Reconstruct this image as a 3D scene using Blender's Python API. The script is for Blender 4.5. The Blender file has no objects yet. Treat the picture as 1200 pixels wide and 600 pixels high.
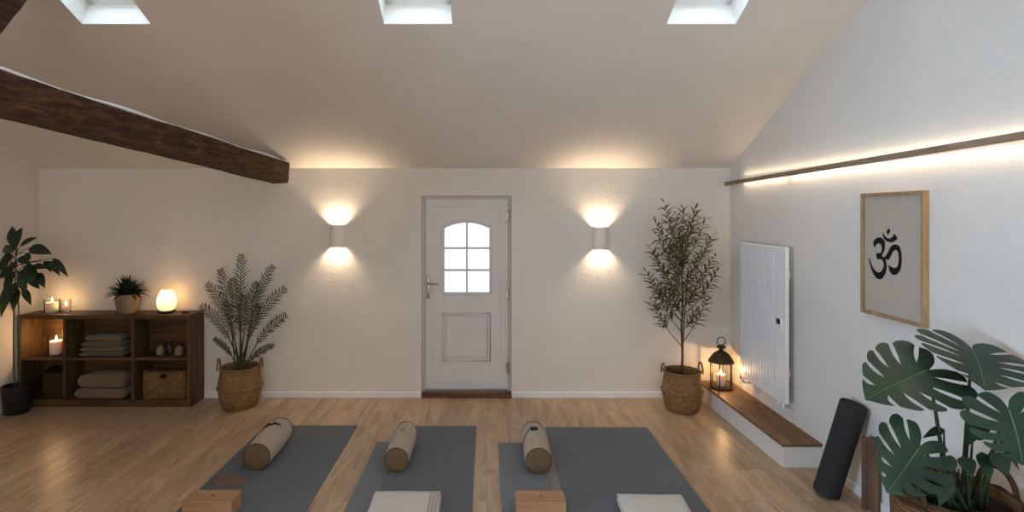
import bpy, bmesh, math, random
from mathutils import Vector, Matrix, noise, geometry
R = random.Random(7)
PI = math.pi
S = bpy.context.scene
COL = S.collection
V = Vector

# ------------------------------------------------------------------ materials
def new_mat(name):
    m = bpy.data.materials.new(name); m.use_nodes = True
    nt = m.node_tree; nt.nodes.clear()
    out = nt.nodes.new('ShaderNodeOutputMaterial')
    return m, nt, out
def N(nt, t, **kw):
    n = nt.nodes.new(t)
    for k, v in kw.items():
        if k in n.inputs.keys(): n.inputs[k].default_value = v
        else: setattr(n, k, v)
    return n
def L(nt, a, ai, b, bi): nt.links.new(a.outputs[ai], b.inputs[bi])
def c4(c): return (c[0], c[1], c[2], 1.0)
def srgb(r, g, b):
    f = lambda v: (v/255/12.92) if v/255 <= .04045 else ((v/255+.055)/1.055)**2.4
    return (f(r), f(g), f(b))
def ramp(nt, stops):
    n = nt.nodes.new('ShaderNodeValToRGB'); e = n.color_ramp.elements
    e[0].position, e[0].color = stops[0][0], c4(stops[0][1])
    e[1].position, e[1].color = stops[-1][0], c4(stops[-1][1])
    for p, c in stops[1:-1]:
        x = e.new(p); x.color = c4(c)
    return n
def coords(nt, scale=(1, 1, 1), rot=(0, 0, 0), kind='Object'):
    t = nt.nodes.new('ShaderNodeTexCoord'); mp = nt.nodes.new('ShaderNodeMapping')
    mp.inputs['Scale'].default_value = scale; mp.inputs['Rotation'].default_value = rot
    L(nt, t, kind, mp, 'Vector'); return mp
def mat_noise(name, c1, c2, scale=8, rough=.6, bump=.0, bscale=None, detail=4, stretch=(1, 1, 1), spec=.3, metallic=0, dist=.02, sss=0, sheen=0):
    m, nt, out = new_mat(name)
    p = N(nt, 'ShaderNodeBsdfPrincipled', Roughness=rough, Metallic=metallic)
    p.inputs['Specular IOR Level'].default_value = spec
    if sss:
        p.inputs['Subsurface Weight'].default_value = sss
        p.inputs['Subsurface Radius'].default_value = (.03, .015, .008); p.inputs['Subsurface Scale'].default_value = 1
    if sheen: p.inputs['Sheen Weight'].default_value = sheen
    mp = coords(nt, stretch)
    nz = N(nt, 'ShaderNodeTexNoise', Scale=scale, Detail=detail, Roughness=.6); L(nt, mp, 0, nz, 'Vector')
    rp = ramp(nt, [(.3, c1), (.7, c2)]); L(nt, nz, 0, rp, 0); L(nt, rp, 0, p, 'Base Color')
    if bump:
        n2 = N(nt, 'ShaderNodeTexNoise', Scale=bscale or scale*6, Detail=5, Roughness=.65); L(nt, mp, 0, n2, 'Vector')
        b = N(nt, 'ShaderNodeBump', Strength=bump, Distance=dist); L(nt, n2, 0, b, 'Height'); L(nt, b, 0, p, 'Normal')
    L(nt, p, 0, out, 0); return m
def mat_wood(name, dark, mid, light, axis='X', scale=3.0, rough=.55, bump=.25):
    m, nt, out = new_mat(name)
    p = N(nt, 'ShaderNodeBsdfPrincipled', Roughness=rough); p.inputs['Specular IOR Level'].default_value = .3
    g_ = .05 if name == 'hewn_timber' else .12
    st = {'X': (g_, 1, 1), 'Y': (1, g_, 1), 'Z': (1, 1, g_)}[axis]
    mp = coords(nt, tuple(s*scale for s in st))
    n1 = N(nt, 'ShaderNodeTexNoise', Scale=6, Detail=8, Roughness=.62, Distortion=.6); L(nt, mp, 0, n1, 'Vector')
    rp = ramp(nt, [(.28, dark), (.5, mid), (.72, light)]); L(nt, n1, 0, rp, 0)
    n2 = N(nt, 'ShaderNodeTexNoise', Scale=40, Detail=6, Roughness=.7); L(nt, mp, 0, n2, 'Vector')
    mx = N(nt, 'ShaderNodeMix', data_type='RGBA', blend_type='MULTIPLY'); mx.inputs[0].default_value = .9 if name == 'hewn_timber' else .45
    L(nt, rp, 0, mx, 6); r2 = ramp(nt, [(.3, (.45, .45, .45)), (.65, (1, 1, 1))]); L(nt, n2, 0, r2, 0); L(nt, r2, 0, mx, 7)
    L(nt, mx, 2, p, 'Base Color')
    b = N(nt, 'ShaderNodeBump', Strength=bump, Distance=.004); L(nt, n2, 0, b, 'Height'); L(nt, b, 0, p, 'Normal')
    L(nt, p, 0, out, 0); return m
def mat_floor(name):
    m, nt, out = new_mat(name)
    p = N(nt, 'ShaderNodeBsdfPrincipled', Roughness=.34); p.inputs['Specular IOR Level'].default_value = .45
    mp = coords(nt, (1, 1, 1), (0, 0, PI/2))
    br = N(nt, 'ShaderNodeTexBrick'); br.offset = .37; br.offset_frequency = 2
    br.inputs['Scale'].default_value = 1; br.inputs['Brick Width'].default_value = 1.25; br.inputs['Row Height'].default_value = .19
    br.inputs['Mortar Size'].default_value = .0018; br.inputs['Mortar Smooth'].default_value = .4
    br.inputs['Color1'].default_value = (.0, .0, .0, 1); br.inputs['Color2'].default_value = (1, 1, 1, 1); br.inputs['Mortar'].default_value = (.5, .5, .5, 1)
    L(nt, mp, 0, br, 'Vector')
    # grain: stretched along the plank, shifted per plank
    t = nt.nodes.new('ShaderNodeTexCoord')
    sc = N(nt, 'ShaderNodeMapping'); sc.inputs['Scale'].default_value = (7, .9, 1); L(nt, t, 'Object', sc, 'Vector')
    ad = N(nt, 'ShaderNodeVectorMath', operation='ADD'); L(nt, sc, 0, ad, 0)
    ms = N(nt, 'ShaderNodeVectorMath', operation='SCALE'); ms.inputs['Scale'].default_value = 9; L(nt, br, 'Color', ms, 0); L(nt, ms, 0, ad, 1)
    n1 = N(nt, 'ShaderNodeTexNoise', Scale=1.6, Detail=9, Roughness=.66, Distortion=.9); L(nt, ad, 0, n1, 'Vector')
    rp = ramp(nt, [(.25, srgb(140, 113, 87)), (.48, srgb(180, 152, 124)), (.7, srgb(202, 176, 148))]); L(nt, n1, 0, rp, 0)
    sc2 = N(nt, 'ShaderNodeMapping'); sc2.inputs['Scale'].default_value = (60, 2.5, 1); L(nt, t, 'Object', sc2, 'Vector')
    n2 = N(nt, 'ShaderNodeTexNoise', Scale=2, Detail=6, Roughness=.7); L(nt, sc2, 0, n2, 'Vector')
    r2 = ramp(nt, [(.3, (.62, .6, .58)), (.6, (1, 1, 1))]); L(nt, n2, 0, r2, 0)
    mx = N(nt, 'ShaderNodeMix', data_type='RGBA', blend_type='MULTIPLY'); mx.inputs[0].default_value = .55
    L(nt, rp, 0, mx, 6); L(nt, r2, 0, mx, 7)
    tone = ramp(nt, [(0, (.86, .86, .86)), (1, (1.05, 1.03, 1.0))]); L(nt, br, 'Color', tone, 0)
    m2 = N(nt, 'ShaderNodeMix', data_type='RGBA', blend_type='MULTIPLY'); m2.inputs[0].default_value = 1
    L(nt, mx, 2, m2, 6); L(nt, tone, 0, m2, 7)
    m3 = N(nt, 'ShaderNodeMix', data_type='RGBA'); L(nt, br, 'Fac', m3, 0); L(nt, m2, 2, m3, 6); m3.inputs[7].default_value = c4(srgb(122, 97, 74))
    L(nt, m3, 2, p, 'Base Color')
    b = N(nt, 'ShaderNodeBump', Strength=.12, Distance=.003); L(nt, n2, 0, b, 'Height'); L(nt, b, 0, p, 'Normal')
    L(nt, p, 0, out, 0); return m
def mat_weave(name, c1, c2, sx=70, sz=90, bump=.8, rough=.75):
    m, nt, out = new_mat(name)
    p = N(nt, 'ShaderNodeBsdfPrincipled', Roughness=rough); p.inputs['Specular IOR Level'].default_value = .2
    t = nt.nodes.new('ShaderNodeUVMap')
    mp = nt.nodes.new('ShaderNodeMapping'); mp.inputs['Scale'].default_value = (sx, sz, 1); L(nt, t, 0, mp, 'Vector')
    ck = N(nt, 'ShaderNodeTexBrick'); ck.inputs['Scale'].default_value = 1; ck.inputs['Brick Width'].default_value = 2.2; ck.inputs['Row Height'].default_value = 1
    ck.inputs['Mortar Size'].default_value = .12; ck.inputs['Mortar Smooth'].default_value = 1
    ck.inputs['Color1'].default_value = c4(c1); ck.inputs['Color2'].default_value = c4(c2); ck.inputs['Mortar'].default_value = c4(tuple(x*.35 for x in c1))
    L(nt, mp, 0, ck, 'Vector')
    nz = N(nt, 'ShaderNodeTexNoise', Scale=30, Detail=4); tc = nt.nodes.new('ShaderNodeTexCoord'); L(nt, tc, 'Object', nz, 'Vector')
    mx = N(nt, 'ShaderNodeMix', data_type='RGBA', blend_type='MULTIPLY'); mx.inputs[0].default_value = .6
    r2 = ramp(nt, [(.35, (.6, .56, .5)), (.65, (1, 1, 1))]); L(nt, nz, 0, r2, 0)
    L(nt, ck, 'Color', mx, 6); L(nt, r2, 0, mx, 7); L(nt, mx, 2, p, 'Base Color')
    b = N(nt, 'ShaderNodeBump', Strength=bump, Distance=.006); b.invert = True
    L(nt, ck, 'Fac', b, 'Height'); L(nt, b, 0, p, 'Normal')
    L(nt, p, 0, out, 0); return m
def mat_emit(name, col, s):
    m, nt, out = new_mat(name)
    e = N(nt, 'ShaderNodeEmission', Strength=s); e.inputs[0].default_value = c4(col)
    nz = N(nt, 'ShaderNodeTexNoise', Scale=3); mx = N(nt, 'ShaderNodeMix', data_type='RGBA'); L(nt, nz, 0, mx, 0)
    mx.inputs[6].default_value = c4(col); mx.inputs[7].default_value = c4(tuple(c*.92 for c in col)); L(nt, mx, 2, e, 0)
    L(nt, e, 0, out, 0); return m
def mat_glass(name, tint=(1, 1, 1), refl=.12):
    m, nt, out = new_mat(name)
    tr = N(nt, 'ShaderNodeBsdfTransparent'); tr.inputs[0].default_value = c4(tint)
    gl = N(nt, 'ShaderNodeBsdfGlossy', Roughness=.03)
    lw = N(nt, 'ShaderNodeLayerWeight', Blend=refl)
    mx = N(nt, 'ShaderNodeMixShader'); L(nt, lw, 'Fresnel', mx, 0); L(nt, tr, 0, mx, 1); L(nt, gl, 0, mx, 2)
    L(nt, mx, 0, out, 0); return m
def mat_frost(name, tint, amount):
    m, nt, out = new_mat(name)
    tr = N(nt, 'ShaderNodeBsdfTransparent'); tr.inputs[0].default_value = c4(tint)
    tl = N(nt, 'ShaderNodeBsdfTranslucent'); tl.inputs[0].default_value = c4(tint)
    mx = N(nt, 'ShaderNodeMixShader'); mx.inputs[0].default_value = amount
    L(nt, tr, 0, mx, 1); L(nt, tl, 0, mx, 2); L(nt, mx, 0, out, 0); return m
def mat_leaf(name, dark, light, rough=.38, scale=9, transl=.15):
    m, nt, out = new_mat(name)
    p = N(nt, 'ShaderNodeBsdfPrincipled', Roughness=rough); p.inputs['Specular IOR Level'].default_value = .45
    mp = coords(nt); nz = N(nt, 'ShaderNodeTexNoise', Scale=scale, Detail=3); L(nt, mp, 0, nz, 'Vector')
    rp = ramp(nt, [(.3, dark), (.7, light)]); L(nt, nz, 0, rp, 0); L(nt, rp, 0, p, 'Base Color')
    tl = N(nt, 'ShaderNodeBsdfTranslucent'); L(nt, rp, 0, tl, 0)
    mx = N(nt, 'ShaderNodeMixShader'); mx.inputs[0].default_value = transl; L(nt, p, 0, mx, 1); L(nt, tl, 0, mx, 2)
    L(nt, mx, 0, out, 0); return m

PLASTER = mat_noise('plaster', srgb(214, 209, 202), srgb(221, 216, 209), 1.5, .9, .32, 60, spec=.1, dist=.012)
CEILM = mat_noise('ceiling_plaster', srgb(213, 206, 198), srgb(220, 213, 205), 1.2, .92, .16, 80, spec=.1, dist=.01)
WHITE = mat_noise('white_paint', srgb(226, 226, 226), srgb(231, 231, 230), 4, .5, .05, 80)
DOORW = mat_noise('door_lacquer', srgb(205, 203, 203), srgb(212, 210, 210), 4, .4, .04, 60)
DGREY = mat_noise('door_frame_grey', srgb(184, 181, 178), srgb(192, 189, 186), 4, .5, .03, 60)
RADW = mat_noise('radiator_enamel', srgb(226, 226, 226), srgb(232, 232, 232), 3, .35, .02, 60)
FLOOR = mat_floor('oak_planks')
BEAM = mat_wood('hewn_timber', srgb(34, 20, 12), srgb(80, 54, 36), srgb(124, 90, 62), 'Y', 7, .8, 1.0)
CABW = mat_wood('dark_oak', srgb(50, 34, 19), srgb(84, 60, 36), srgb(112, 82, 50), 'X', 3.2, .5, .3)
CABZ = mat_wood('dark_oak_upright', srgb(50, 34, 19), srgb(84, 60, 36), srgb(112, 82, 50), 'Z', 3.2, .5, .3)
STEPW = mat_wood('walnut_board', srgb(84, 58, 38), srgb(124, 90, 62), srgb(150, 114, 80), 'Y', 3, .5, .25)
PLANK = mat_wood('old_plank', srgb(64, 44, 30), srgb(100, 74, 52), srgb(128, 98, 72), 'Z', 3, .7, .4)
FRAMEW = mat_wood('pale_oak', srgb(140, 108, 72), srgb(168, 134, 96), srgb(188, 154, 114), 'Z', 4, .5, .2)
SHELFW = mat_wood('grey_oak_batten', srgb(120, 98, 80), srgb(148, 124, 104), srgb(166, 142, 120), 'Y', 4, .6, .3)
BLOCKW = mat_wood('block_wood', srgb(150, 112, 76), srgb(176, 136, 98), srgb(192, 154, 116), 'X', 5, .6, .2)
THRESH = mat_wood('threshold_wood', srgb(70, 46, 30), srgb(98, 66, 44), srgb(120, 84, 58), 'X', 4, .6, .3)
MATG = mat_noise('yoga_mat_slate', srgb(102, 106, 111), srgb(110, 114, 119), 120, .85, .35, 500, spec=.2)
MATG2 = mat_noise('yoga_mat_grey', srgb(118, 121, 125), srgb(126, 129, 133), 120, .85, .35, 500, spec=.2)
MATT = mat_noise('yoga_mat_taupe', srgb(136, 129, 123), srgb(144, 137, 131), 120, .85, .35, 500, spec=.2)
MATB = mat_noise('yoga_mat_black', srgb(44, 43, 43), srgb(54, 53, 53), 100, .8, .4, 400, spec=.25)
LINEN = mat_noise('bolster_linen', srgb(164, 148, 130), srgb(184, 168, 150), 90, .95, .4, 350, spec=.1, sheen=.2)
KHAKI = mat_noise('bolster_end_canvas', srgb(100, 83, 62), srgb(116, 97, 74), 90, .95, .4, 350, spec=.1)
PIPING = mat_noise('bolster_piping', srgb(84, 68, 50), srgb(96, 78, 58), 90, .95, .2, 300, spec=.1)
BLACKC = mat_noise('black_cord', srgb(34, 30, 28), srgb(46, 42, 38), 50, .8, .2, 200)
TOWEL = mat_noise('cream_cotton', srgb(212, 203, 194), srgb(226, 218, 209), 80, 1.0, .6, 260, spec=.05, sheen=.3)
REDT = mat_noise('red_thread', srgb(160, 84, 66), srgb(176, 104, 84), 90, .9, .2, 300)
BLNK = mat_noise('taupe_blanket', srgb(104, 84, 60), srgb(120, 99, 72), 80, 1.0, .6, 240, spec=.05, sheen=.3)
BLNK2 = mat_noise('brown_blanket', srgb(86, 68, 48), srgb(102, 82, 58), 80, 1.0, .6, 240, spec=.05, sheen=.3)
SCARF = mat_noise('brown_cloth', srgb(126, 102, 86), srgb(144, 120, 102), 60, 1.0, .6, 240, spec=.05)
SEAGR = mat_weave('seagrass', srgb(138, 106, 68), srgb(158, 124, 82), 66, 62)
WICK = mat_weave('wicker', srgb(112, 84, 52), srgb(134, 104, 68), 60, 60)
WICKD = mat_weave('dark_wicker', srgb(58, 42, 30), srgb(74, 54, 40), 60, 60)
RATTAN = mat_weave('rattan', srgb(112, 80, 52), srgb(138, 102, 70), 70, 46)
HANDLE = mat_noise('rope_handle', srgb(112, 84, 54), srgb(140, 108, 74), 60, .85, .5, 200)
SOIL = mat_noise('soil', srgb(34, 26, 20), srgb(54, 42, 32), 60, 1, .9, 120)
BARK = mat_noise('bark', srgb(72, 56, 40), srgb(104, 84, 62), 20, .9, .6, 90, stretch=(1, 1, .3))
PSTEM = mat_noise('green_stem', srgb(52, 60, 38), srgb(74, 80, 52), 20, .7, .2, 90)
LPALM = mat_leaf('palm_green', srgb(46, 54, 38), srgb(70, 78, 54), .5)
LOLIVE = mat_leaf('olive_green', srgb(64, 64, 34), srgb(112, 108, 64), .5)
LDARK = mat_leaf('dark_leaf', srgb(26, 40, 26), srgb(46, 64, 42), .32)
LSPIDER = mat_leaf('fern_green', srgb(28, 42, 26), srgb(52, 70, 42), .45)
LMON = mat_leaf('monstera_green', srgb(15, 38, 25), srgb(30, 62, 40), .42, 6, .1)
LMONV = mat_leaf('monstera_rib', srgb(70, 100, 62), srgb(90, 120, 76), .4, 6, .1)
LMONS = mat_noise('monstera_stem', srgb(30, 44, 26), srgb(52, 68, 40), 10, .5, .1, 60)
BLKPOT = mat_noise('black_ceramic', srgb(22, 22, 22), srgb(30, 29, 29), 8, .4, .05, 60)
STONEP = mat_noise('stone_pot', srgb(116, 102, 80), srgb(138, 122, 98), 10, .85, .3, 80)
IRON = mat_noise('bronze_iron', srgb(66, 52, 38), srgb(92, 74, 54), 30, .5, .3, 120, metallic=.7)
STEEL = mat_noise('brushed_steel', srgb(150, 150, 150), srgb(170, 170, 170), 30, .35, .05, 200, metallic=.9)
BLACKP = mat_noise('black_plastic', srgb(20, 20, 20), srgb(28, 28, 28), 10, .3, .02, 60)
WAX = mat_noise('cream_wax', srgb(236, 222, 196), srgb(242, 230, 206), 8, .5, .03, 60, sss=.7)
PAPER = mat_noise('linen_paper', srgb(176, 164, 150), srgb(188, 176, 162), 160, .95, .25, 500, spec=.05)
INK = mat_noise('black_ink', srgb(24, 24, 26), srgb(32, 32, 34), 20, .8, .05, 100, spec=.1)
GLASS = mat_glass('clear_glass')
JARG = mat_glass('jar_glass', (.8, .84, .82), .25)
PANE = mat_frost('frosted_pane', (.97, .97, .96), .35)
SHADEG = mat_frost('frosted_lamp_glass', (1, .93, .8), .75)
FLAME = mat_emit('flame', (1, .62, .22), 30)
BULB = mat_emit('warm_bulb', (1, .70, .38), 1.8)
LEDM = mat_emit('led_tape', (1, .78, .5), 3)
DIODE = mat_emit('sconce_diode', (1, .8, .55), 25)
SCONCE = mat_noise('sconce_plaster', srgb(226, 220, 212), srgb(232, 226, 218), 5, .8, .05, 60)

# ------------------------------------------------------------------ mesh helpers
def put(name, bm, mats, parent=None, smooth=False, angle=None, loc=None, rot=None):
    me = bpy.data.meshes.new(name)
    bmesh.ops.recalc_face_normals(bm, faces=bm.faces)
    bm.to_mesh(me); bm.free()
    for m in (mats if isinstance(mats, (list, tuple)) else [mats]): me.materials.append(m)
    if smooth:
        for p in me.polygons: p.use_smooth = True
        if angle: me.set_sharp_from_angle(angle=math.radians(angle))
    o = bpy.data.objects.new(name, me); COL.objects.link(o)
    if parent: o.parent = parent
    if loc is not None: o.location = loc
    if rot is not None: o.rotation_euler = rot
    return o
def tag(o, label, cat, group=None, kind=None):
    if label: o['label'] = label
    if cat: o['category'] = cat
    if group: o['group'] = group
    if kind: o['kind'] = kind
    return o
def thing(name, loc, label, cat, group=None, rz=0):
    o = bpy.data.objects.new(name, None); COL.objects.link(o)
    o.empty_display_size = .05; o.location = loc; o.rotation_euler = (0, 0, rz)
    return tag(o, label, cat, group)
def struct(o):
    o['kind'] = 'structure'; return o
def copy_tree(o, parent=None):
    c = o.copy(); COL.objects.link(c)
    if parent: c.parent = parent
    for ch in list(o.children): copy_tree(ch, c)
    return c
def BM(): return bmesh.new()
def box(bm, x0, x1, y0, y1, z0, z1, bev=0, seg=2, mi=0, mtx=None):
    vs = [bm.verts.new((x, y, z)) for z in (z0, z1) for y in (y0, y1) for x in (x0, x1)]
    fs = [bm.faces.new([vs[i] for i in q]) for q in ((0, 2, 3, 1), (4, 5, 7, 6), (0, 1, 5, 4), (2, 6, 7, 3), (0, 4, 6, 2), (1, 3, 7, 5))]
    for f in fs: f.material_index = mi
    if bev:
        es = list({e for f in fs for e in f.edges})
        r = bmesh.ops.bevel(bm, geom=es, offset=bev, segments=seg, profile=.5, affect='EDGES')
        for f in r['faces']: f.material_index = mi
        if mtx:
            vv = {v for f in r['faces'] for v in f.verts} | {v for f in fs if f.is_valid for v in f.verts}
            bmesh.ops.transform(bm, matrix=mtx, verts=list(vv))
    elif mtx: bmesh.ops.transform(bm, matrix=mtx, verts=vs)
    return fs
def lathe(bm, prof, seg=32, c=(0, 0, 0), mi=0, cap0=False, cap1=False, uv=None, start=0, end=2*PI, scale=(1, 1)):
    full = abs(end-start-2*PI) < 1e-6
    n = seg if full else seg+1
    rings = [[bm.verts.new((c[0]+r*math.cos(start+(end-start)*i/seg)*scale[0], c[1]+r*math.sin(start+(end-start)*i/seg)*scale[1], c[2]+z)) for i in range(n)] for r, z in prof]
    lay = bm.loops.layers.uv.verify() if uv else None
    tot = [0]
    for (r0, z0), (r1, z1) in zip(prof, prof[1:]): tot.append(tot[-1]+math.hypot(r1-r0, z1-z0))
    for j in range(len(prof)-1):
        for i in range(seg):
            k = (i+1) % n
            f = bm.faces.new((rings[j][i], rings[j][k], rings[j+1][k], rings[j+1][i])); f.material_index = mi; f.smooth = True
            if lay:
                for lp, (u, v) in zip(f.loops, ((i, j), (i+1, j), (i+1, j+1), (i, j+1))):
                    lp[lay].uv = (u/seg*uv, tot[v])
    if cap0: bm.faces.new(rings[0][::-1]).material_index = mi
    if cap1: bm.faces.new(rings[-1]).material_index = mi
    return rings
def frames(pts):
    pts = [V(p) for p in pts]; out = []; up = None
    for i, p in enumerate(pts):
        t = (pts[min(i+1, len(pts)-1)]-pts[max(i-1, 0)]).normalized()
        if up is None: up = V((0, 0, 1)) if abs(t.z) < .9 else V((1, 0, 0))
        s = t.cross(up)
        if s.length < 1e-5: s = t.orthogonal()
        s.normalize(); up = s.cross(t).normalized(); out.append((p, t, s, up))
    return out
def tube(bm, pts, rad, seg=8, mi=0, closed=False):
    fr = frames(pts); n = len(fr)
    if not isinstance(rad, (list, tuple)): rad = [rad]*n
    rings = [[bm.verts.new(p+(s*math.cos(2*PI*k/seg)+u*math.sin(2*PI*k/seg))*rad[i]) for k in range(seg)] for i, (p, t, s, u) in enumerate(fr)]
    for i in range(n-1 if not closed else n):
        a, b = rings[i], rings[(i+1) % n]
        for k in range(seg):
            f = bm.faces.new((a[k], a[(k+1) % seg], b[(k+1) % seg], b[k])); f.smooth = True; f.material_index = mi
    if not closed:
        bm.faces.new(rings[0][::-1]).material_index = mi; bm.faces.new(rings[-1]).material_index = mi
def bez(a, b, c, n=10):
    a, b, c = V(a), V(b), V(c)
    return [a*(1-t)**2+b*2*t*(1-t)+c*t*t for t in [i/n for i in range(n+1)]]
def blade(bm, base, d, nrm, Ln, W, n=5, droop=.2, fold=.25, mi=0, p=.75, wmin=.0):
    """one leaf: base point, direction, upper normal"""
    d = V(d).normalized(); s = d.cross(V(nrm))
    if s.length < 1e-4: s = d.orthogonal()
    s.normalize(); u = s.cross(d).normalized(); base = V(base); prev = None
    for i in range(n+1):
        t = i/n
        c = base+d*Ln*t*(1-.12*droop*t)-V((0, 0, 1))*droop*Ln*t*t*.5
        w = max(W*.5*math.sin(PI*min(1, t**p*.97+.03))*1.0, wmin)
        if i == n: w = .0003
        row = [bm.verts.new(c-s*w+u*fold*w), bm.verts.new(c), bm.verts.new(c+s*w+u*fold*w)]
        if prev:
            for k in (0, 1):
                f = bm.faces.new((prev[k], prev[k+1], row[k+1], row[k])); f.smooth = True; f.material_index = mi
        prev = row
def rnd(a, b): return R.uniform(a, b)
def catmull(pts, n=6):
    out = []; m = len(pts)
    for i in range(m):
        p0, p1, p2, p3 = [V(pts[(i+k-1) % m]) for k in range(4)]
        for j in range(n):
            t = j/n
            out.append(.5*((2*p1)+(p2-p0)*t+(2*p0-5*p1+4*p2-p3)*t*t+(3*p1-p0-3*p2+p3)*t**3))
    return out
def slab(bm, P, xs, ts, holes, th):
    """flat slab with rectangular openings; P(x,t,n) -> point; holes = set of (ix, it)"""
    nx, nt_ = len(xs)-1, len(ts)-1; cache = {}
    def vert(i, j, k):
        if (i, j, k) not in cache: cache[(i, j, k)] = bm.verts.new(P(xs[i], ts[j], th*k))
        return cache[(i, j, k)]
    solid = lambda i, j: 0 <= i < nx and 0 <= j < nt_ and (i, j) not in holes
    for i in range(nx):
        for j in range(nt_):
            if not solid(i, j): continue
            for k in (0, 1): bm.faces.new((vert(i, j, k), vert(i+1, j, k), vert(i+1, j+1, k), vert(i, j+1, k)))
            for di, dj, a, b in ((-1, 0, (0, 0), (0, 1)), (1, 0, (1, 0), (1, 1)), (0, -1, (0, 0), (1, 0)), (0, 1, (0, 1), (1, 1))):
                if not solid(i+di, j+dj):
                    bm.faces.new((vert(i+a[0], j+a[1], 0), vert(i+b[0], j+b[1], 0), vert(i+b[0], j+b[1], 1), vert(i+a[0], j+a[1], 1)))

# ------------------------------------------------------------------ camera
H, F, D = 1.93, 655.0, 5.848
cam = bpy.data.cameras.new('camera'); co = bpy.data.objects.new('camera', cam); COL.objects.link(co)
co.location = (0, 0, H); co.rotation_euler = (PI/2, 0, 0)
cam.sensor_width = 36; cam.lens = F/1200*36; cam.shift_x = 30/1200; cam.shift_y = -50/1200; cam.clip_start = .05
S.camera = co

# ------------------------------------------------------------------ room shell
XL, XR, YB, YR = -4.68, 2.55, D, -4.65
ZE, TAN = 2.403, .456
A = math.atan(TAN); CA, SA = math.cos(A), math.sin(A)
RIDGE = (YB+YR)/2
zr = ZE+TAN*(YB-RIDGE)
bm = BM(); box(bm, XL-.25, XR+.25, YR-.25, YB+.25, -.15, 0); struct(put('floor', bm, FLOOR))
DX0, DX1, DZ = -.68, .262, 2.115
bm = BM(); slab(bm, lambda x, t, n: (x, YB+n, t), [XL-.25, DX0, DX1, XR+.25], [0, DZ, ZE+.12], {(1, 0)}, .22)
struct(put('wall_back', bm, PLASTER))
LW = (-2.2, .2)
for nm, x, sg in (('wall_left', XL, -1), ('wall_right', XR, 1)):
    bm = BM()
    prof = [(YR, 0), (YB, 0), (YB, ZE), (RIDGE, zr), (YR, ZE)]
    if sg < 0:   # left wall gets an added unseen window to light the right wall
        slab(bm, lambda u, t, n: (XL-n, u, t), [YR, LW[0], LW[1], YB], [0, .75, 2.2, ZE], {(1, 1)}, .22); prof = [(YR, ZE), (YB, ZE), (RIDGE, zr)]
    a = [bm.verts.new((x, y, z)) for y, z in prof]; b = [bm.verts.new((x+sg*.22, y, z)) for y, z in prof]
    bm.faces.new(a); bm.faces.new(b)
    m_ = len(prof)
    for i in range(m_): bm.faces.new((a[i], a[(i+1) % m_], b[(i+1) % m_], b[i]))
    struct(put(nm, bm, PLASTER))
# rear wall (behind the camera) with two added glazed openings for fill light
WX = [XL-.25, -3.6, -1.5, -.4, 1.7, XR+.25]
bm = BM(); slab(bm, lambda x, t, n: (x, YR-n, t), WX, [0, .12, 2.15, ZE+.12], {(1, 1), (3, 1)}, .22)
struct(put('wall_front', bm, PLASTER))
# ceiling: two slopes
SKY = [(-2.858, -2.372), (-.724, -.241), (1.273, 1.761)]
T0, T1 = (YB-3.95)/CA, (YB-3.95)/CA+.86
TR = (YB-RIDGE)/CA
xs = sorted([XL-.25, XR+.25]+[v for p in SKY for v in p])
TH = .24
bm = BM()
slab(bm, lambda x, t, n: (x, YB-t*CA+n*SA, ZE+t*SA+n*CA), xs, [-.3, T0, T1, TR+.1], {(1, 1), (3, 1), (5, 1)}, TH)
struct(put('ceiling', bm, CEILM))
bm = BM()
slab(bm, lambda x, t, n: (x, YR+t*CA-n*SA, ZE+t*SA+n*CA), xs, [-.3, T0, T1+.3, TR+.1], {(1, 1), (3, 1), (5, 1)}, TH)
struct(put('ceiling', bm, CEILM))
def skylight(k, x0, x1, sgn, t0, t1):
    y0 = YB if sgn > 0 else YR
    P = lambda x, t, n: V((x, y0-sgn*t*CA+sgn*n*SA, ZE+t*SA+n*CA))
    w = bpy.data.objects.new('window_%d' % k, None); COL.objects.link(w); w.location = P((x0+x1)/2, t0, TH); struct(w); o = w.location.copy()
    def bar(bm, a0, a1, b0, b1, n0, n1):
        vs = [bm.verts.new(P(x, t, n)-o) for n in (n0, n1) for t in (b0, b1) for x in (a0, a1)]
        for q in ((0, 2, 3, 1), (4, 5, 7, 6), (0, 1, 5, 4), (2, 6, 7, 3), (0, 4, 6, 2), (1, 3, 7, 5)): bm.faces.new([vs[i] for i in q])
    bm = BM(); f = .045
    for n0, n1, e in ((TH-.06, TH+.02, 0), (TH-.035, TH+.03, .02)):
        bar(bm, x0+e, x0+f+e, t0+e, t1-e, n0, n1); bar(bm, x1-f-e, x1-e, t0+e, t1-e, n0, n1)
        bar(bm, x0+e, x1-e, t0+e, t0+f+e, n0, n1); bar(bm, x0+e, x1-e, t1-f-e, t1-e, n0, n1)
    put('window_frame', bm, WHITE, w)
    bm = BM(); bar(bm, x0+f, x1-f, t0+f, t1-f, TH-.005, TH+.005); put('pane', bm, GLASS, w)
n = 1
for x0, x1 in SKY:
    skylight(n, x0, x1, 1, T0, T1); skylight(n+3, x0, x1, -1, T0, T1+.3); n += 1  # the rear slope skylights are added, out of view, for extra light
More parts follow.
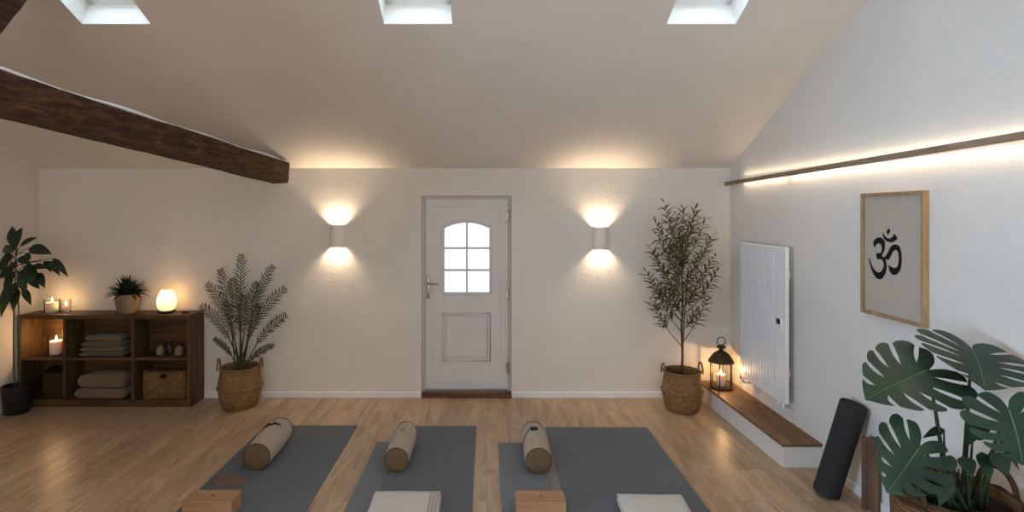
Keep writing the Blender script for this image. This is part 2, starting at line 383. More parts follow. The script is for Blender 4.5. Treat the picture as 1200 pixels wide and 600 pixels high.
# added glazed openings behind the camera, unseen, housing the warm fill
for k, (a, b) in ((7, (-3.6, -1.5)), (8, (-.4, 1.7))):
    w = bpy.data.objects.new('window_%d' % k, None); COL.objects.link(w); w.location = ((a+b)/2, YR-.1, .12); struct(w)
    h = (b-a)/2; bm = BM()
    for x0, x1, z0, z1 in ((-h, -h+.07, 0, 2.03), (h-.07, h, 0, 2.03), (-.05, .05, 0, 2.03), (-h, h, 0, .08), (-h, h, 1.95, 2.03)):
        box(bm, x0, x1, -.04, .04, z0, z1)
    put('window_frame', bm, WHITE, w)
    bm = BM(); box(bm, -h+.05, h-.05, -.006, .006, .05, 2.0); put('pane', bm, GLASS, w)
w = bpy.data.objects.new('window_9', None); COL.objects.link(w); w.location = (XL-.12, (LW[0]+LW[1])/2, .75); struct(w)  # invented side window, out of view, frames the cool fill light
h = (LW[1]-LW[0])/2; bm = BM()
for a, b_, z0, z1 in ((-h, -h+.07, 0, 1.45), (h-.07, h, 0, 1.45), (-.05, .05, 0, 1.45), (-h, h, 0, .07), (-h, h, 1.38, 1.45)): box(bm, -.04, .04, a, b_, z0, z1)
put('window_frame', bm, WHITE, w)
bm = BM(); box(bm, -.006, .006, -h+.05, h-.05, .05, 1.4); put('pane', bm, GLASS, w)
# baseboards
def board(nm, x0, x1, y0, y1):
    bm = BM(); box(bm, x0, x1, y0, y1, 0, .065, .004, 1); struct(put(nm, bm, WHITE))
board('baseboard_back', XL, DX0-.005, YB-.014, YB)
board('baseboard_back', DX1+.005, 2.215, YB-.014, YB)
board('baseboard_left', XL, XL+.014, YR, YB-.015)
board('baseboard_right', XR-.014, XR, YR, 4.24)
board('baseboard_front', XL+.015, XR-.015, YR, YR+.014)

# ------------------------------------------------------------------ door
d = bpy.data.objects.new('door_1', None); COL.objects.link(d); d.location = (0, YB+.07, 0); struct(d)
bm = BM()
for x0, x1, z0, z1 in ((DX0, DX0+.035, 0, DZ), (DX1-.035, DX1, 0, DZ), (DX0+.035, DX1-.035, DZ-.035, DZ)):
    box(bm, x0, x1, -.012, .10, z0, z1, .003, 1)
put('door_frame', bm, DGREY, d)
lx0, lx1, lz0, lz1 = -.643, .225, .075, 2.078
gx0, gx1, gz0, gz1, garch = -.444, .030, 1.095, 1.77, .06
gc = (gx0+gx1)/2; gh = (gx1-gx0)/2
def arch(x, hw=gh, zt=gz1, ar=garch): return zt+ar*(1-((x-gc)/hw)**2)
bm = BM()
# leaf with arched opening: built as a strip grid front/back
nseg = 16
outer_f = []; inner = [(gx0, gz0)]
ax = [gx0+(gx1-gx0)*i/nseg for i in range(nseg+1)]
y0, y1 = 0.0, .05
def quad(pts, y): bm.faces.new([bm.verts.new((x, y, z)) for x, z in pts])
for y in (y0, y1):
    quad([(lx0, lz0), (lx1, lz0), (lx1, gz0), (lx0, gz0)], y)
    quad([(lx0, gz0), (gx0, gz0), (gx0, gz1), (lx0, gz1)], y)
    quad([(gx1, gz0), (lx1, gz0), (lx1, gz1), (gx1, gz1)], y)
    quad([(lx0, gz1), (gx0, gz1), (gx0, lz1), (lx0, lz1)], y)
    quad([(gx1, gz1), (lx1, gz1), (lx1, lz1), (gx1, lz1)], y)
    for a, b in zip(ax, ax[1:]): quad([(a, arch(a)), (b, arch(b)), (b, lz1), (a, lz1)], y)
def side(p, q): bm.faces.new([bm.verts.new(v) for v in ((p[0], y0, p[1]), (q[0], y0, q[1]), (q[0], y1, q[1]), (p[0], y1, p[1]))])
for p, q in (((lx0, lz0), (lx1, lz0)), ((lx1, lz0), (lx1, lz1)), ((lx1, lz1), (lx0, lz1)), ((lx0, lz1), (lx0, lz0)), ((gx0, gz0), (gx1, gz0)), ((gx0, gz0), (gx0, gz1)), ((gx1, gz0), (gx1, gz1))): side(p, q)
for a, b in zip(ax, ax[1:]): side((a, arch(a)), (b, arch(b)))
bmesh.ops.remove_doubles(bm, verts=bm.verts, dist=1e-5)
put('door_leaf', bm, DOORW, d)
def mould(bm, pts, w=.018, dpt=.014):
    """half-round moulding along a closed polyline in the door face"""
    tube(bm, [(x, -.001, z) for x, z in pts], [w/2]*len(pts), 6, closed=True)
    for v in bm.verts: v.co.y = max(-dpt, v.co.y)
bm = BM()
mould(bm, [(gx0-.018, gz0-.018), (gx1+.018, gz0-.018), (gx1+.018, gz1)]+[(gc+(gh+.018)*math.cos(PI*i/20), arch(gc+gh*math.cos(PI*i/20))+.02) for i in range(1, 20)]+[(gx0-.018, gz1)], .026)
put('glazing_surround', bm, DOORW, d)
bm = BM()
for e, w in ((0, .024), (.028, .012)):
    mould(bm, [(-.466+e, .372+e), (.04-e, .372+e), (.04-e, .872-e), (-.466+e, .872-e)], w)
box(bm, -.42, -.006, -.006, 0, .418, .826, .005, 1)
put('raised_panel', bm, DOORW, d)
bm = BM(); mould(bm, [(-.57, .14), (.15, .14), (.15, 2.0), (-.57, 2.0)], .008, .004); put('door_groove', bm, DOORW, d)
bm = BM()
box(bm, gc-.011, gc+.011, .005, .035, gz0, arch(gc))
for z in (gz0+(gz1+garch-gz0)*k/3-.012*k for k in (1, 2)): box(bm, gx0, gx1, .006, .034, z-.011, z+.011)
put('glazing_bar', bm, DOORW, d)
bm = BM()
vs = [bm.verts.new((x, .022, z)) for x, z in [(gx0, gz0), (gx1, gz0)]+[(x, arch(x)) for x in ax[::-1]]]
f = bm.faces.new(vs); r = bmesh.ops.extrude_face_region(bm, geom=[f]); bmesh.ops.translate(bm, verts=[v for v in r['geom'] if isinstance(v, bmesh.types.BMVert)], vec=(0, .004, 0))
put('pane', bm, PANE, d)
bm = BM(); box(bm, -.632, -.598, -.012, 0, 1.03, 1.27, .005, 2)
tube(bm, [(-.615, -.01, 1.19), (-.615, -.05, 1.19), (-.60, -.06, 1.19), (-.50, -.058, 1.185)], [.011, .011, .010, .008], 8)
lathe(bm, [(.004, 0), (.012, .001), (.012, .012), (0.001, .013)], 12, (-.615, -.014, 1.075))
put('door_handle', bm, STEEL, d, True, 40)
for z in (.30, 1.07, 1.90):
    bm = BM(); tube(bm, [(.231, -.016, z-.06), (.231, -.016, z+.06)], .011, 10)
    box(bm, .205, .24, -.014, 0, z-.045, z+.045, .003, 1); put('hinge', bm, STEEL, d, True, 40)
bm = BM(); box(bm, DX0+.002, DX1-.002, YB-.012, YB+.2, -.01, .055, .006, 2)
struct(put('trim_1', bm, THRESH))

# ------------------------------------------------------------------ timber beam and strut
def timber(bm, p0, p1, w, h, n=44, rough=.012, seed=0, up=V((0, 0, 1))):
    p0, p1 = V(p0), V(p1); t = (p1-p0).normalized(); s = t.cross(up).normalized(); u = s.cross(t); K = 8; rings = []
    for i in range(n+1):
        c = p0+(p1-p0)*i/n; ring = []
        for k in range(4*K):
            e, f = divmod(k, K); f = f/K*2-1
            x, z = ((f, -1), (1, f), (-f, 1), (-1, -f))[e]
            m = max(abs(x), abs(z)); rr = (x**14+z**14)**(1/14); x, z = x/rr*1.0, z/rr*1.0
            q = c+s*x*w/2+u*z*h/2
            dn = noise.noise(V((q.x*3, q.y*1.2, q.z*3))+V((seed, 0, 0)))*rough*.8+noise.noise(q*13+V((0, seed, 0)))*rough*.35
            q += (s*x+u*z)*dn; ring.append(bm.verts.new(q))
        rings.append(ring)
    for a, b in zip(rings, rings[1:]):
        for k in range(4*K): bm.faces.new((a[k], a[(k+1) % (4*K)], b[(k+1) % (4*K)], b[k]))
    bm.faces.new(rings[0]); bm.faces.new(rings[-1])
BP = lambda y: V((-2.10-.165*(5.70-y), y, 2.344+.0745*(5.70-y)))
b = thing('timber_beam', (0, 0, 0), 'dark rough-hewn timber beam with a white strip along its top, ending at the back wall', 'beam')
bm = BM(); timber(bm, BP(-1.5), BP(5.70), .19, .215, 60); put('beam_body', bm, BEAM, b, True, 50)
bm = BM(); box(bm, -2.18, -2.06, 5.69, YB-.002, 2.25, 2.392, .006, 2); put('wall_bearing', bm, PLASTER, b)
bm = BM(); pts = [BP(y)+V((.02+.006*math.sin(y*5), 0, .121+.003*math.sin(y*7.3))) for y in [-1.5+7.19*i/60 for i in range(61)]]
tube(bm, pts, [.018+.005*math.sin(i*.9) for i in range(61)], 6); put('white_strip', bm, WHITE, b, True)
bm = BM(); timber(bm, V((-2.60, 2.72, 2.79)), V((-2.60, 3.17, 3.42)), .20, .2, 24, seed=5, up=V((0, 1, 0)))
tag(put('timber_strut', bm, BEAM, None, True, 50), 'almost black timber strut crossing the top left corner', 'beam')

# ------------------------------------------------------------------ wall sconces
SPOTS = []
def sconce_mesh(root):
    r, h, yy = .078, .232, 0
    bm = BM()
    # half-cylinder shell, open at top and bottom, flat back on the wall
    lathe(bm, [(r, -h/2), (r, h/2)], 20, (0, 0, 0), start=PI, end=2*PI)
    lathe(bm, [(r-.006, -h/2), (r-.006, h/2)], 20, (0, 0, 0), start=PI, end=2*PI)
    for z in (-h/2, h/2): lathe(bm, [(r-.006, z), (r, z)], 20, (0, 0, 0), start=PI, end=2*PI)
    put('lamp_shade', bm, SCONCE, root)
    bm = BM(); box(bm, -r+.006, r-.006, -.012, -.001, -h/2+.004, h/2-.004, .002, 1); put('back_plate', bm, SCONCE, root)
    bm = BM(); lathe(bm, [(.0005, -.045), (.034, -.045), (.034, .045), (.0005, .045)], 16, (0, -.04, 0)); 
    o = put('lamp_holder', bm, SCONCE, root)
    for z in (.047, -.047):
        bm = BM(); lathe(bm, [(.0005, -.003), (.026, -.003), (.026, .003), (.0005, .003)], 16, (0, -.04, z)); put('bulb', bm, DIODE, root)
for x, z, lab in ((-1.554, 1.693, 'half-round white wall light glowing up and down, on the handle side of the door'), (1.19, 1.668, 'half-round white wall light glowing up and down, between the door and the slim tree')):
    r = thing('wall_sconce', (x, YB, z), lab, 'wall light', 'half-round wall lights on the back wall'); sconce_mesh(r); SPOTS.append((x, z))

# ------------------------------------------------------------------ LED batten on right wall
g = thing('light_batten', (XR, 5.80, 2.24), 'long wooden batten with warm light tape behind it on the right wall', 'light')
bm = BM(); tilt = .055/3.3
def bat(bm, x0, x1, z0, z1, ya, yb):
    vs = [bm.verts.new((x, y, z+(-y)*tilt)) for z in (z0, z1) for y in (ya, yb) for x in (x0, x1)]
    for q in ((0, 2, 3, 1), (4, 5, 7, 6), (0, 1, 5, 4), (2, 6, 7, 3), (0, 4, 6, 2), (1, 3, 7, 5)): bm.faces.new([vs[i] for i in q])
bat(bm, -.06, -.042, -.02, .018, -4.6, .04); put('batten_face', bm, SHELFW, g)
for y in (-4.4, -3.3, -2.2, -1.1, -.05):
    bm = BM(); bat(bm, -.0415, -.002, -.012, .010, y-.02, y+.02); put('spacer', bm, SHELFW, g)
bm = BM(); bat(bm, -.041, -.034, -.012, .012, -4.5, -.27); put('light_tape', bm, LEDM, g)

# ------------------------------------------------------------------ framed symbol on right wall
PX = XR-.03
def onwall(px, py, X):
    y = X*F/(px-570); return V((X, y, H-(py-250)*y/F))
pf = thing('framed_print', (XR, 3.49, 1.665), 'pale oak frame with a black brushed symbol on beige paper', 'picture')
yw, zw = .272, .398
bm = BM(); fw, fd = .022, .034
for a, b_, c_, d_ in ((-yw, -yw+fw, -zw, zw), (yw-fw, yw, -zw, zw), (-yw+fw, yw-fw, -zw, -zw+fw), (-yw+fw, yw-fw, zw-fw, zw)):
    box(bm, -fd, -.001, a, b_, c_, d_, .002, 1)
put('frame', bm, FRAMEW, pf)
bm = BM(); box(bm, -.017, -.012, -yw+fw-.003, yw-fw+.003, -zw+fw-.003, zw-fw+.003); put('paper', bm, PAPER, pf)
OM1 = [(97, 240), (84, 200), (105, 163), (150, 153), (182, 180), (188, 225), (182, 268), (165, 300), (165, 318), (185, 322), (213, 285), (238, 232), (275, 213), (312, 228), (331, 285), (335, 360), (325, 430), (298, 472), (262, 481), (232, 455), (219, 395), (240, 408), (270, 420), (297, 405), (308, 350), (303, 290), (285, 262), (258, 278), (240, 315), (218, 350), (193, 343), (204, 400), (195, 460), (170, 505), (145, 521), (112, 508), (80, 460), (58, 400), (45, 340), (53, 336), (68, 385), (92, 430), (125, 458), (152, 450), (172, 420), (175, 380), (160, 348), (130, 342), (118, 340), (112, 292), (150, 285), (160, 250), (150, 215), (128, 205), (108, 222)]
OM2 = [(165, 108), (178, 163), (210, 188), (250, 195), (278, 180), (296, 160), (270, 120), (255, 145), (230, 160), (205, 155), (185, 135)]
OM3 = [(220, 70), (236, 95), (216, 131), (199, 102)]
bm = BM()
for poly, k in ((OM1, 4), (OM2, 4), (OM3, 3)):
    pts = [V((x, y, 0)) for x, y in poly]; pts = catmull(pts, k) if poly is not OM3 else pts
    loc = [onwall(1012+p.x/7.5, 258+p.y/7.5, XR-.0175)-V((XR, 3.49, 1.665)) for p in pts]
    tris = geometry.tessellate_polygon([loc])
    va = [bm.verts.new(p) for p in loc]; vb = [bm.verts.new(p+V((.0006, 0, 0))) for p in loc]
    for t in tris:
        bm.faces.new([va[i] for i in t]); bm.faces.new([vb[i] for i in t])
    for i in range(len(va)): 
        j = (i+1) % len(va); bm.faces.new((va[i], va[j], vb[j], vb[i]))
put('symbol', bm, INK, pf)

# ------------------------------------------------------------------ radiator
rd = thing('radiator', (XR, 4.99, .36), 'tall white fluted panel radiator with a small black control display', 'radiator')
y0, y1, hz = -.405, .405, 1.285
bm = BM()
prof = []      # front face profile along y (near -> far)
yy = y0; prof.append((y0, -.098)); prof.append((y0+.17, -.098))
nfl = 12; wfl = (y1-.03-(y0+.17))/nfl
for i in range(nfl):
    a = y0+.17+i*wfl
    prof += [(a+wfl*.04, -.076), (a+wfl*.28, -.076), (a+wfl*.34, -.102), (a+wfl*.98, -.102)]
prof += [(y1-.02, -.098), (y1, -.098)]
zz = [(0, .0), (.05, .0), (.062, 1), (hz-.062, 1), (hz-.05, 0), (hz, 0)]
grid = [[bm.verts.new(((-.098+(x+.098)*k), y, z)) for y, x in prof] for z, k in zz]
for a, b_ in zip(grid, grid[1:]):
    for i in range(len(prof)-1): bm.faces.new((a[i], a[i+1], b_[i+1], b_[i]))
ed = [e for e in bm.edges if e.is_boundary]
r = bmesh.ops.extrude_edge_only(bm, edges=ed)
nv = [v for v in r['geom'] if isinstance(v, bmesh.types.BMVert)]
for v in nv: v.co.x = -.068
bm.faces.new([v for v in sorted(nv, key=lambda v: math.atan2(v.co.z-hz/2, v.co.y))])
put('panel', bm, RADW, rd)
bm = BM()
for k in range(26): 
    y = y0+.03+k*.03; box(bm, -.092, -.075, y-.006, y+.006, hz-.001, hz+.006)
box(bm, -.1, -.066, y0-.002, y1+.002, hz-.012, hz+.002, .003, 1)
put('top_grille', bm, RADW, rd)
bm = BM(); box(bm, -.112, -.097, y0+.045, y0+.125, .60, .70, .004, 2); th = put('thermostat', bm, WHITE, rd)
bm = BM(); box(bm, -.1145, -.111, y0+.055, y0+.115, .645, .692, .002, 1); put('display', bm, BLACKP, th)
for y in (y0+.12, y1-.12):
    for z in (.2, hz-.26): bm = BM(); box(bm, -.067, -.002, y-.02, y+.02, z, z+.06); put('bracket', bm, RADW, rd)
for y in (y0+.06, y0+.12, y1-.02):
    bm = BM(); tube(bm, [(-.082, y, .002), (-.082, y, -.03), (-.082, y, -.05), (-.04, y, -.06), (-.004, y, -.06)], [.012, .014, .012, .009, .009], 10); put('pipe', bm, RADW, rd, True)
bm = BM(); lathe(bm, [(.001, -.03), (.018, -.028), (.02, .02), (.012, .035), (.001, .036)], 14, (-.07, y1+.03, -.01)); tube(bm, [(-.07, y1-.03, .01), (-.07, y1+.03, .01)], .008, 8); put('valve', bm, STEEL, rd, True)

# ------------------------------------------------------------------ step along right wall
st = thing('wall_step', (XR, 5.0, 0), 'low white step with a brown wooden top along the right wall', 'step')
bm = BM()
def prism(bm, poly, z0, z1):
    a = [bm.verts.new((x, y, z0)) for x, y in poly]; b_ = [bm.verts.new((x, y, z1)) for x, y in poly]
    bm.faces.new(a[::-1]); bm.faces.new(b_)
    for i in range(len(poly)): bm.faces.new((a[i], a[(i+1) % len(poly)], b_[(i+1) % len(poly)], b_[i]))
prism(bm, [(2.252-XR, 4.245-5), (-.001, 4.245-5), (-.001, YB-5-.001), (2.225-XR, YB-5-.001)], 0, .158); put('riser', bm, PLASTER, st)
bm = BM(); prism(bm, [(2.244-XR, 4.235-5), (-.001, 4.235-5), (-.001, YB-5-.001), (2.217-XR, YB-5-.001)], .158, .182)
bmesh.ops.bevel(bm, geom=list(bm.edges), offset=.003, segments=1, affect='EDGES'); put('step_top', bm, STEPW, st)

# ------------------------------------------------------------------ cabinet
CX0, CX1, CY0, CY1, CZ = -4.665, -2.945, 5.56, 5.834, .918
cb = thing('cube_shelf_cabinet', ((CX0+CX1)/2, CY1, 0), 'dark oak open shelf cabinet with six cubbies against the back wall', 'cabinet')
ox, oy = (CX0+CX1)/2, CY1
def cbox(nm, x0, x1, y0, y1, z0, z1, m): 
    bm = BM(); box(bm, x0-ox, x1-ox, y0-oy, y1-oy, z0, z1, .002, 1); return put(nm, bm, m, cb)
cbox('top_panel', CX0, CX1, CY0-.004, CY1, CZ-.042, CZ, CABW)
cbox('bottom_panel', CX0+.036, CX1-.036, CY0, CY1, .03, .072, CABW)
cbox('plinth', CX0+.036, CX1-.036, CY0+.015, CY1, 0, .029, CABW)
cbox('side_panel', CX0, CX0+.035, CY0, CY1, 0, CZ-.043, CABZ); cbox('side_panel', CX1-.035, CX1, CY0, CY1, 0, CZ-.043, CABZ)
for x in (-4.202, -3.523): cbox('divider', x-.014, x+.014, CY0, CY1-.012, .073, CZ-.043, CABZ)
for a, b_ in ((CX0+.036, -4.217), (-4.187, -3.538), (-3.508, CX1-.036)): cbox('shelf', a, b_, CY0+.002, CY1-.012, .466, .494, CABW)
cbox('back_panel', CX0+.036, CX1-.036, CY1-.011, CY1, .073, CZ-.043, CABW)
ZS1, ZS0, ZT = .494, .072, CZ

# candles ---------------------------------------------------------
LIGHTS = []
def candle(loc, r, h, lab, group=None, power=1.0):
    c = thing('pillar_candle', loc, lab, 'candle', group)
    bm = BM(); lathe(bm, [(.001, 0), (r, 0), (r*1.01, h*.5), (r, h-.006), (r*.93, h), (r*.6, h-.008), (.001, h-.010)], 24); put('wax', bm, WAX, c, True)
    bm = BM(); tube(bm, [(0, 0, h-.011), (.001, 0, h+.004), (.003, 0, h+.012)], .0015, 6); put('wick', bm, BLACKP, c)
    bm = BM(); lathe(bm, [(.0005, 0), (.006, .006), (.009, .014), (.006, .028), (.002, .04), (.0004, .046)], 12, (.002, 0, h+.006)); put('flame', bm, FLAME, c, True)
    LIGHTS.append(((loc[0], loc[1]-.002, loc[2]+h+.045), power))
def tumbler(loc, r, h, lab, group=None, nm='candle_glass'):
    bm = BM(); lathe(bm, [(.001, .0), (r, .0), (r*1.02, h), (r*1.02-.004, h), (r-.004, .006), (.001, .006)], 28); 
    o = put(nm, bm, GLASS, None, True, 50, loc); return tag(o, lab, 'candle holder', group)
tumbler((-4.43, 5.70, ZT+.0005), .066, .135, 'clear glass around the short candle on the cabinet top', 'clear candle glasses')
candle((-4.43, 5.70, ZT+.008), .054, .098, 'short lit candle in a glass on the far left of the cabinet top', None, .7)
tumbler((-4.295, 5.71, ZT+.0005), .042, .13, 'slim clear glass beside the short candle on the cabinet top', 'clear candle glasses')
candle((-4.295, 5.71, ZT+.008), .02, .062, 'tiny lit candle in the slim glass on the cabinet top', None, .5)
tumbler((-4.372, 5.68, ZS1+.0005), .07, .2, 'clear glass around the candle inside the top left cubby', 'clear candle glasses')
candle((-4.372, 5.68, ZS1+.008), .055, .135, 'lit pillar candle in a glass inside the top left cubby', None, 4.5)

# lamp --------------------------------------------------------------
lp = thing('table_lamp', (-3.255, 5.69, ZT), 'glowing egg-shaped glass lamp on a dark saucer on the cabinet', 'lamp')
bm = BM(); lathe(bm, [(.001, 0), (.06, 0), (.082, .014), (.078, .022), (.055, .026), (.001, .026)], 28); put('lamp_base', bm, BLACKC, lp, True, 50)
bm = BM(); lathe(bm, [(.058, .026), (.082, .055), (.092, .10), (.087, .15), (.066, .205), (.044, .238), (.042, .236), (.063, .203), (.084, .149), (.089, .10), (.079, .056), (.056, .028)], 32); put('lamp_shade', bm, SHADEG, lp, True)
bm = BM(); lathe(bm, [(.001, .027), (.03, .03), (.044, .055), (.046, .085), (.034, .115), (.001, .13)], 20); put('bulb', bm, BULB, lp, True)
# tiny pebbles beside the lamp
for i, (dx, dy, r) in enumerate(((0, 0, .016), (.034, .012, .013), (.018, -.01, .011))):
    bm = BM(); bmesh.ops.create_icosphere(bm, subdivisions=2, radius=r)
    for v in bm.verts: v.co = V((v.co.x*1.2, v.co.y, v.co.z*.75))*(1+.12*noise.noise(v.co*60+V((i, 0, 0))))
    zc = -min(v.co.z for v in bm.verts)
    tag(put('pebble', bm, BLKPOT, None, True, None, (-3.07+dx, 5.66+dy, ZT+zc)), 'small dark pebble beside the glowing lamp near the cabinet edge', 'pebble', 'dark pebbles on the cabinet top')

# bushy plant on cabinet ---------------------------------------------
bp = thing('potted_fern', (-3.66, 5.70, ZT), 'bushy dark green plant in a round stone pot on the cabinet', 'plant')
bm = BM(); lathe(bm, [(.001, 0), (.078, 0), (.093, .03), (.108, .1), (.11, .165), (.106, .19), (.096, .19), (.098, .16), (.001, .155)], 36); put('pot', bm, STONEP, bp, True, 50)
bm = BM()
for i in range(210):
    a = rnd(0, 2*PI); el = rnd(.3, 1.45); d_ = V((math.cos(a)*math.cos(el), math.sin(a)*math.cos(el)*.75, math.sin(el)))
    Ln = rnd(.19, .27)+.1*max(0, el-.8)
    if d_.y*Ln > .1: d_.y *= .4
    blade(bm, (d_.x*.03, d_.y*.03, .16+rnd(0, .03)), d_, V((0, 0, 1)), Ln, rnd(.024, .036), 7, rnd(.3, 1.0), .35, 0, .6)
put('foliage', bm, LSPIDER, bp, True)

# folded textiles ------------------------------------------------------
def folded(nm, loc, w, dp, h, layers, mat, lab, cat, group=None, rz=0, seed=0):
    """a folded cloth: stacked soft layers joined by rounded folds at the front"""
    t = thing(nm, loc, lab, cat, group, rz)
    lh = h/layers
    for k in range(layers):
        bm = BM(); nx, ny = 26, 14
        ins = .006*k+rnd(0, .008); ww, dd = w-ins*2, dp-ins
        def P(i, j, top):
            u = i/nx*2-1; v = j/ny*2-1
            q = max(abs(u)**8, abs(v)**8); edge = (1-q)**.5 if q < 1 else 0
            z = lh*(.5+(.5 if top else -.5)*(.12+.88*edge))+k*lh
            x = u*ww/2; y = v*dd/2
            nz_ = noise.noise(V((x*9+seed, y*9, k*3.1)))*.1*lh*(1 if top else 0)
            wob = noise.noise(V((x*6+seed*2, y*6, k*7.7)))*.006
            return V((x+wob, y+wob, z+nz_))
        top = [[bm.verts.new(P(i, j, True)) for i in range(nx+1)] for j in range(ny+1)]
        bot = [[bm.verts.new(P(i, j, False)) for i in range(nx+1)] for j in range(ny+1)]
        for j in range(ny):
            for i in range(nx):
                bm.faces.new((top[j][i], top[j][i+1], top[j+1][i+1], top[j+1][i])); bm.faces.new((bot[j][i], bot[j+1][i], bot[j+1][i+1], bot[j][i+1]))
        rim = [(0, i) for i in range(nx)]+[(j, nx) for j in range(ny)]+[(ny, i) for i in range(nx, 0, -1)]+[(j, 0) for j in range(ny, 0, -1)]
        for a, b_ in zip(rim, rim[1:]+rim[:1]): bm.faces.new((top[a[0]][a[1]], bot[a[0]][a[1]], bot[b_[0]][b_[1]], top[b_[0]][b_[1]]))
        put('fold', bm, mat, t, True)
    return t
ym = 5.70
z = ZS1+.001
LB = 'blankets stacked in the top middle cubby'
folded('folded_blanket', (-3.86, ym, z), .46, .21, .042, 1, BLNK2, 'thin folded blanket, lowest of the stack in the top middle cubby', 'blanket', LB, 0, 1); z += .047
folded('folded_blanket', (-3.86, ym, z), .45, .21, .042, 1, BLNK, 'thin folded blanket, second from the bottom in the top middle cubby', 'blanket', LB, .02, 2); z += .047
folded('folded_blanket', (-3.855, ym, z), .43, .2, .05, 1, BLNK2, 'thicker folded blanket, second from the top in the top middle cubby', 'blanket', LB, 0, 3); z += .056
folded('folded_blanket', (-3.85, ym, z), .37, .19, .055, 1, BLNK, 'folded blanket on top of the stack in the top middle cubby', 'blanket', LB, -.03, 4)
z = ZS0+.001
LB = 'thick blankets in the lower middle cubby'
folded('folded_blanket', (-3.865, ym-.02, z), .52, .21, .1, 1, BLNK, 'thick folded blanket, the lower one in the bottom middle cubby', 'blanket', LB, 0, 5); z += .108
folded('folded_blanket', (-3.85, ym-.02, z), .47, .2, .135, 1, BLNK, 'thick folded blanket, the upper one in the bottom middle cubby', 'blanket', LB, .01, 6)
# baskets in cubbies
def boxuv(bm):
    lay = bm.loops.layers.uv.verify()
    for f in bm.faces:
        n_ = f.normal
        for l in f.loops:
            c = l.vert.co
            l[lay].uv = (c.x if abs(n_.y) > .5 or abs(n_.z) > .5 else c.y, c.y if abs(n_.z) > .5 else c.z)
def cub_basket(loc, w, dp, h, mat, lab, hole=True):
    t = thing('storage_basket', loc, lab, 'basket')
    bm = BM(); nx, nz_ = 24, 10; th_ = .012
    loop = []
    def ring(z, ins):
        sw = 1+.03*math.sin(PI*min(1, z/h)); W2, D2 = w/2*sw-ins, dp/2*sw-ins; out = []
        for k in range(40):
            a = 2*PI*(k+.5)/40; c_, s_ = math.cos(a), math.sin(a); e = .22
            x = W2*abs(c_)**e*(1 if c_ > 0 else -1); y = D2*abs(s_)**e*(1 if s_ > 0 else -1)
            out.append(bm.verts.new((x, y, z-.012*(1-(x/W2)**2)*(z > h*.9))))
        return out
    rs = [ring(h*k/nz_, 0) for k in range(nz_+1)]+[ring(h, th_), ring(.012, th_)]
    for a, b_ in zip(rs, rs[1:]):
        for k in range(40): bm.faces.new((a[k], a[(k+1) % 40], b_[(k+1) % 40], b_[k]))
    bm.faces.new(rs[0]); bm.faces.new(rs[-1]); bm.normal_update(); boxuv(bm); put('basket_body', bm, mat, t, True, 60)
    bm = BM(); tube(bm, [v_ for v_ in [((w/2*1.0)*abs(math.cos(2*PI*(k+.5)/40))**.22*(1 if math.cos(2*PI*(k+.5)/40) > 0 else -1), (dp/2)*abs(math.sin(2*PI*(k+.5)/40))**.22*(1 if math.sin(2*PI*(k+.5)/40) > 0 else -1), h+.002-.012*(1-(abs(math.cos(2*PI*(k+.5)/40))**.22)**2)) for k in range(40)]], .009, 6, closed=True); put('rim', bm, mat, t, True)
    if hole:
        bm = BM(); box(bm, -.035, .035, -dp/2*1.03-.004, -dp/2+.0, h*.72, h*.88, .006, 2); put('handle', bm, BLACKP, t)  # solid black box standing in for the shade inside the handle hole
cub_basket((-3.235, 5.705, ZS0+.001), .43, .215, .285, WICK, 'tan wicker basket with a dark handle in the bottom right cubby')
cub_basket((-4.34, 5.705, ZS0+.001), .225, .2, .27, WICKD, 'dark brown basket in the bottom left cubby', False)
for x, r, h, lab in ((-3.315, .038, .09, 'small round jar, left one in the top right cubby'), (-3.22, .03, .14, 'taller narrow bottle between two jars in the top right cubby'), (-3.125, .04, .09, 'small round jar, right one in the top right cubby')):
    t = thing('glass_jar' if h < .1 else 'bottle', (x, 5.68, ZS1+.001), lab, 'jar' if h < .1 else 'bottle', 'small containers in the top right cubby')
    bm = BM(); lathe(bm, [(.001, 0), (r*.85, 0), (r, .01), (r*1.02, h*.6), (r*.8, h*.85), (r*.6, h*.9), (r*.6, h), (.001, h)], 20); put('body', bm, JARG if h > .1 else STONEP, t, True, 50)
    bm = BM(); lathe(bm, [(.001, h), (r*.66, h), (r*.66, h+.016), (.001, h+.016)], 16); put('lid', bm, CABW, t, True, 50)

# ------------------------------------------------------------------ seagrass baskets with plants
def seabasket(t, R0, h, mat=None, ha=0):
    bm = BM(); s = R0/.2
    prof = [(.001, .0), (.150*s, .0), (.163*s, .012), (.188*s, h*.25), (.203*s, h*.5), (.194*s, h*.7), (.180*s, h*.88), (.182*s, h), (.168*s, h), (.170*s, h*.8), (.001, h*.78)]
    lathe(bm, prof, 48, uv=1.2); put('basket', bm, mat or SEAGR, t, True, 60)
    bm = BM(); 
    for zb in (h*.5, h*.98): 
        rr = (.203 if zb < h*.6 else .181)*s
        tube(bm, [(rr*math.cos(2*PI*k/40), rr*math.sin(2*PI*k/40), zb+.004*(k % 2)) for k in range(40)], .011, 6, closed=True)
    put('rim', bm, HANDLE, t, True)
    bm = BM(); lathe(bm, [(.001, 0), (.168*s, 0)], 24, (0, 0, h*.81)); put('soil', bm, SOIL, t)
    for a in (ha, ha+PI):
        bm = BM(); c = V((math.cos(a), math.sin(a), 0)); w_ = V((-math.sin(a), math.cos(a), 0))
        pts = [c*(.186*s+.012)+w_*.05*math.cos(q)*s+V((0, 0, h*.93+.105*s*math.sin(q))) for q in [PI*i/14 for i in range(15)]]
        tube(bm, pts, .009, 8); put('handle', bm, HANDLE, t, True)
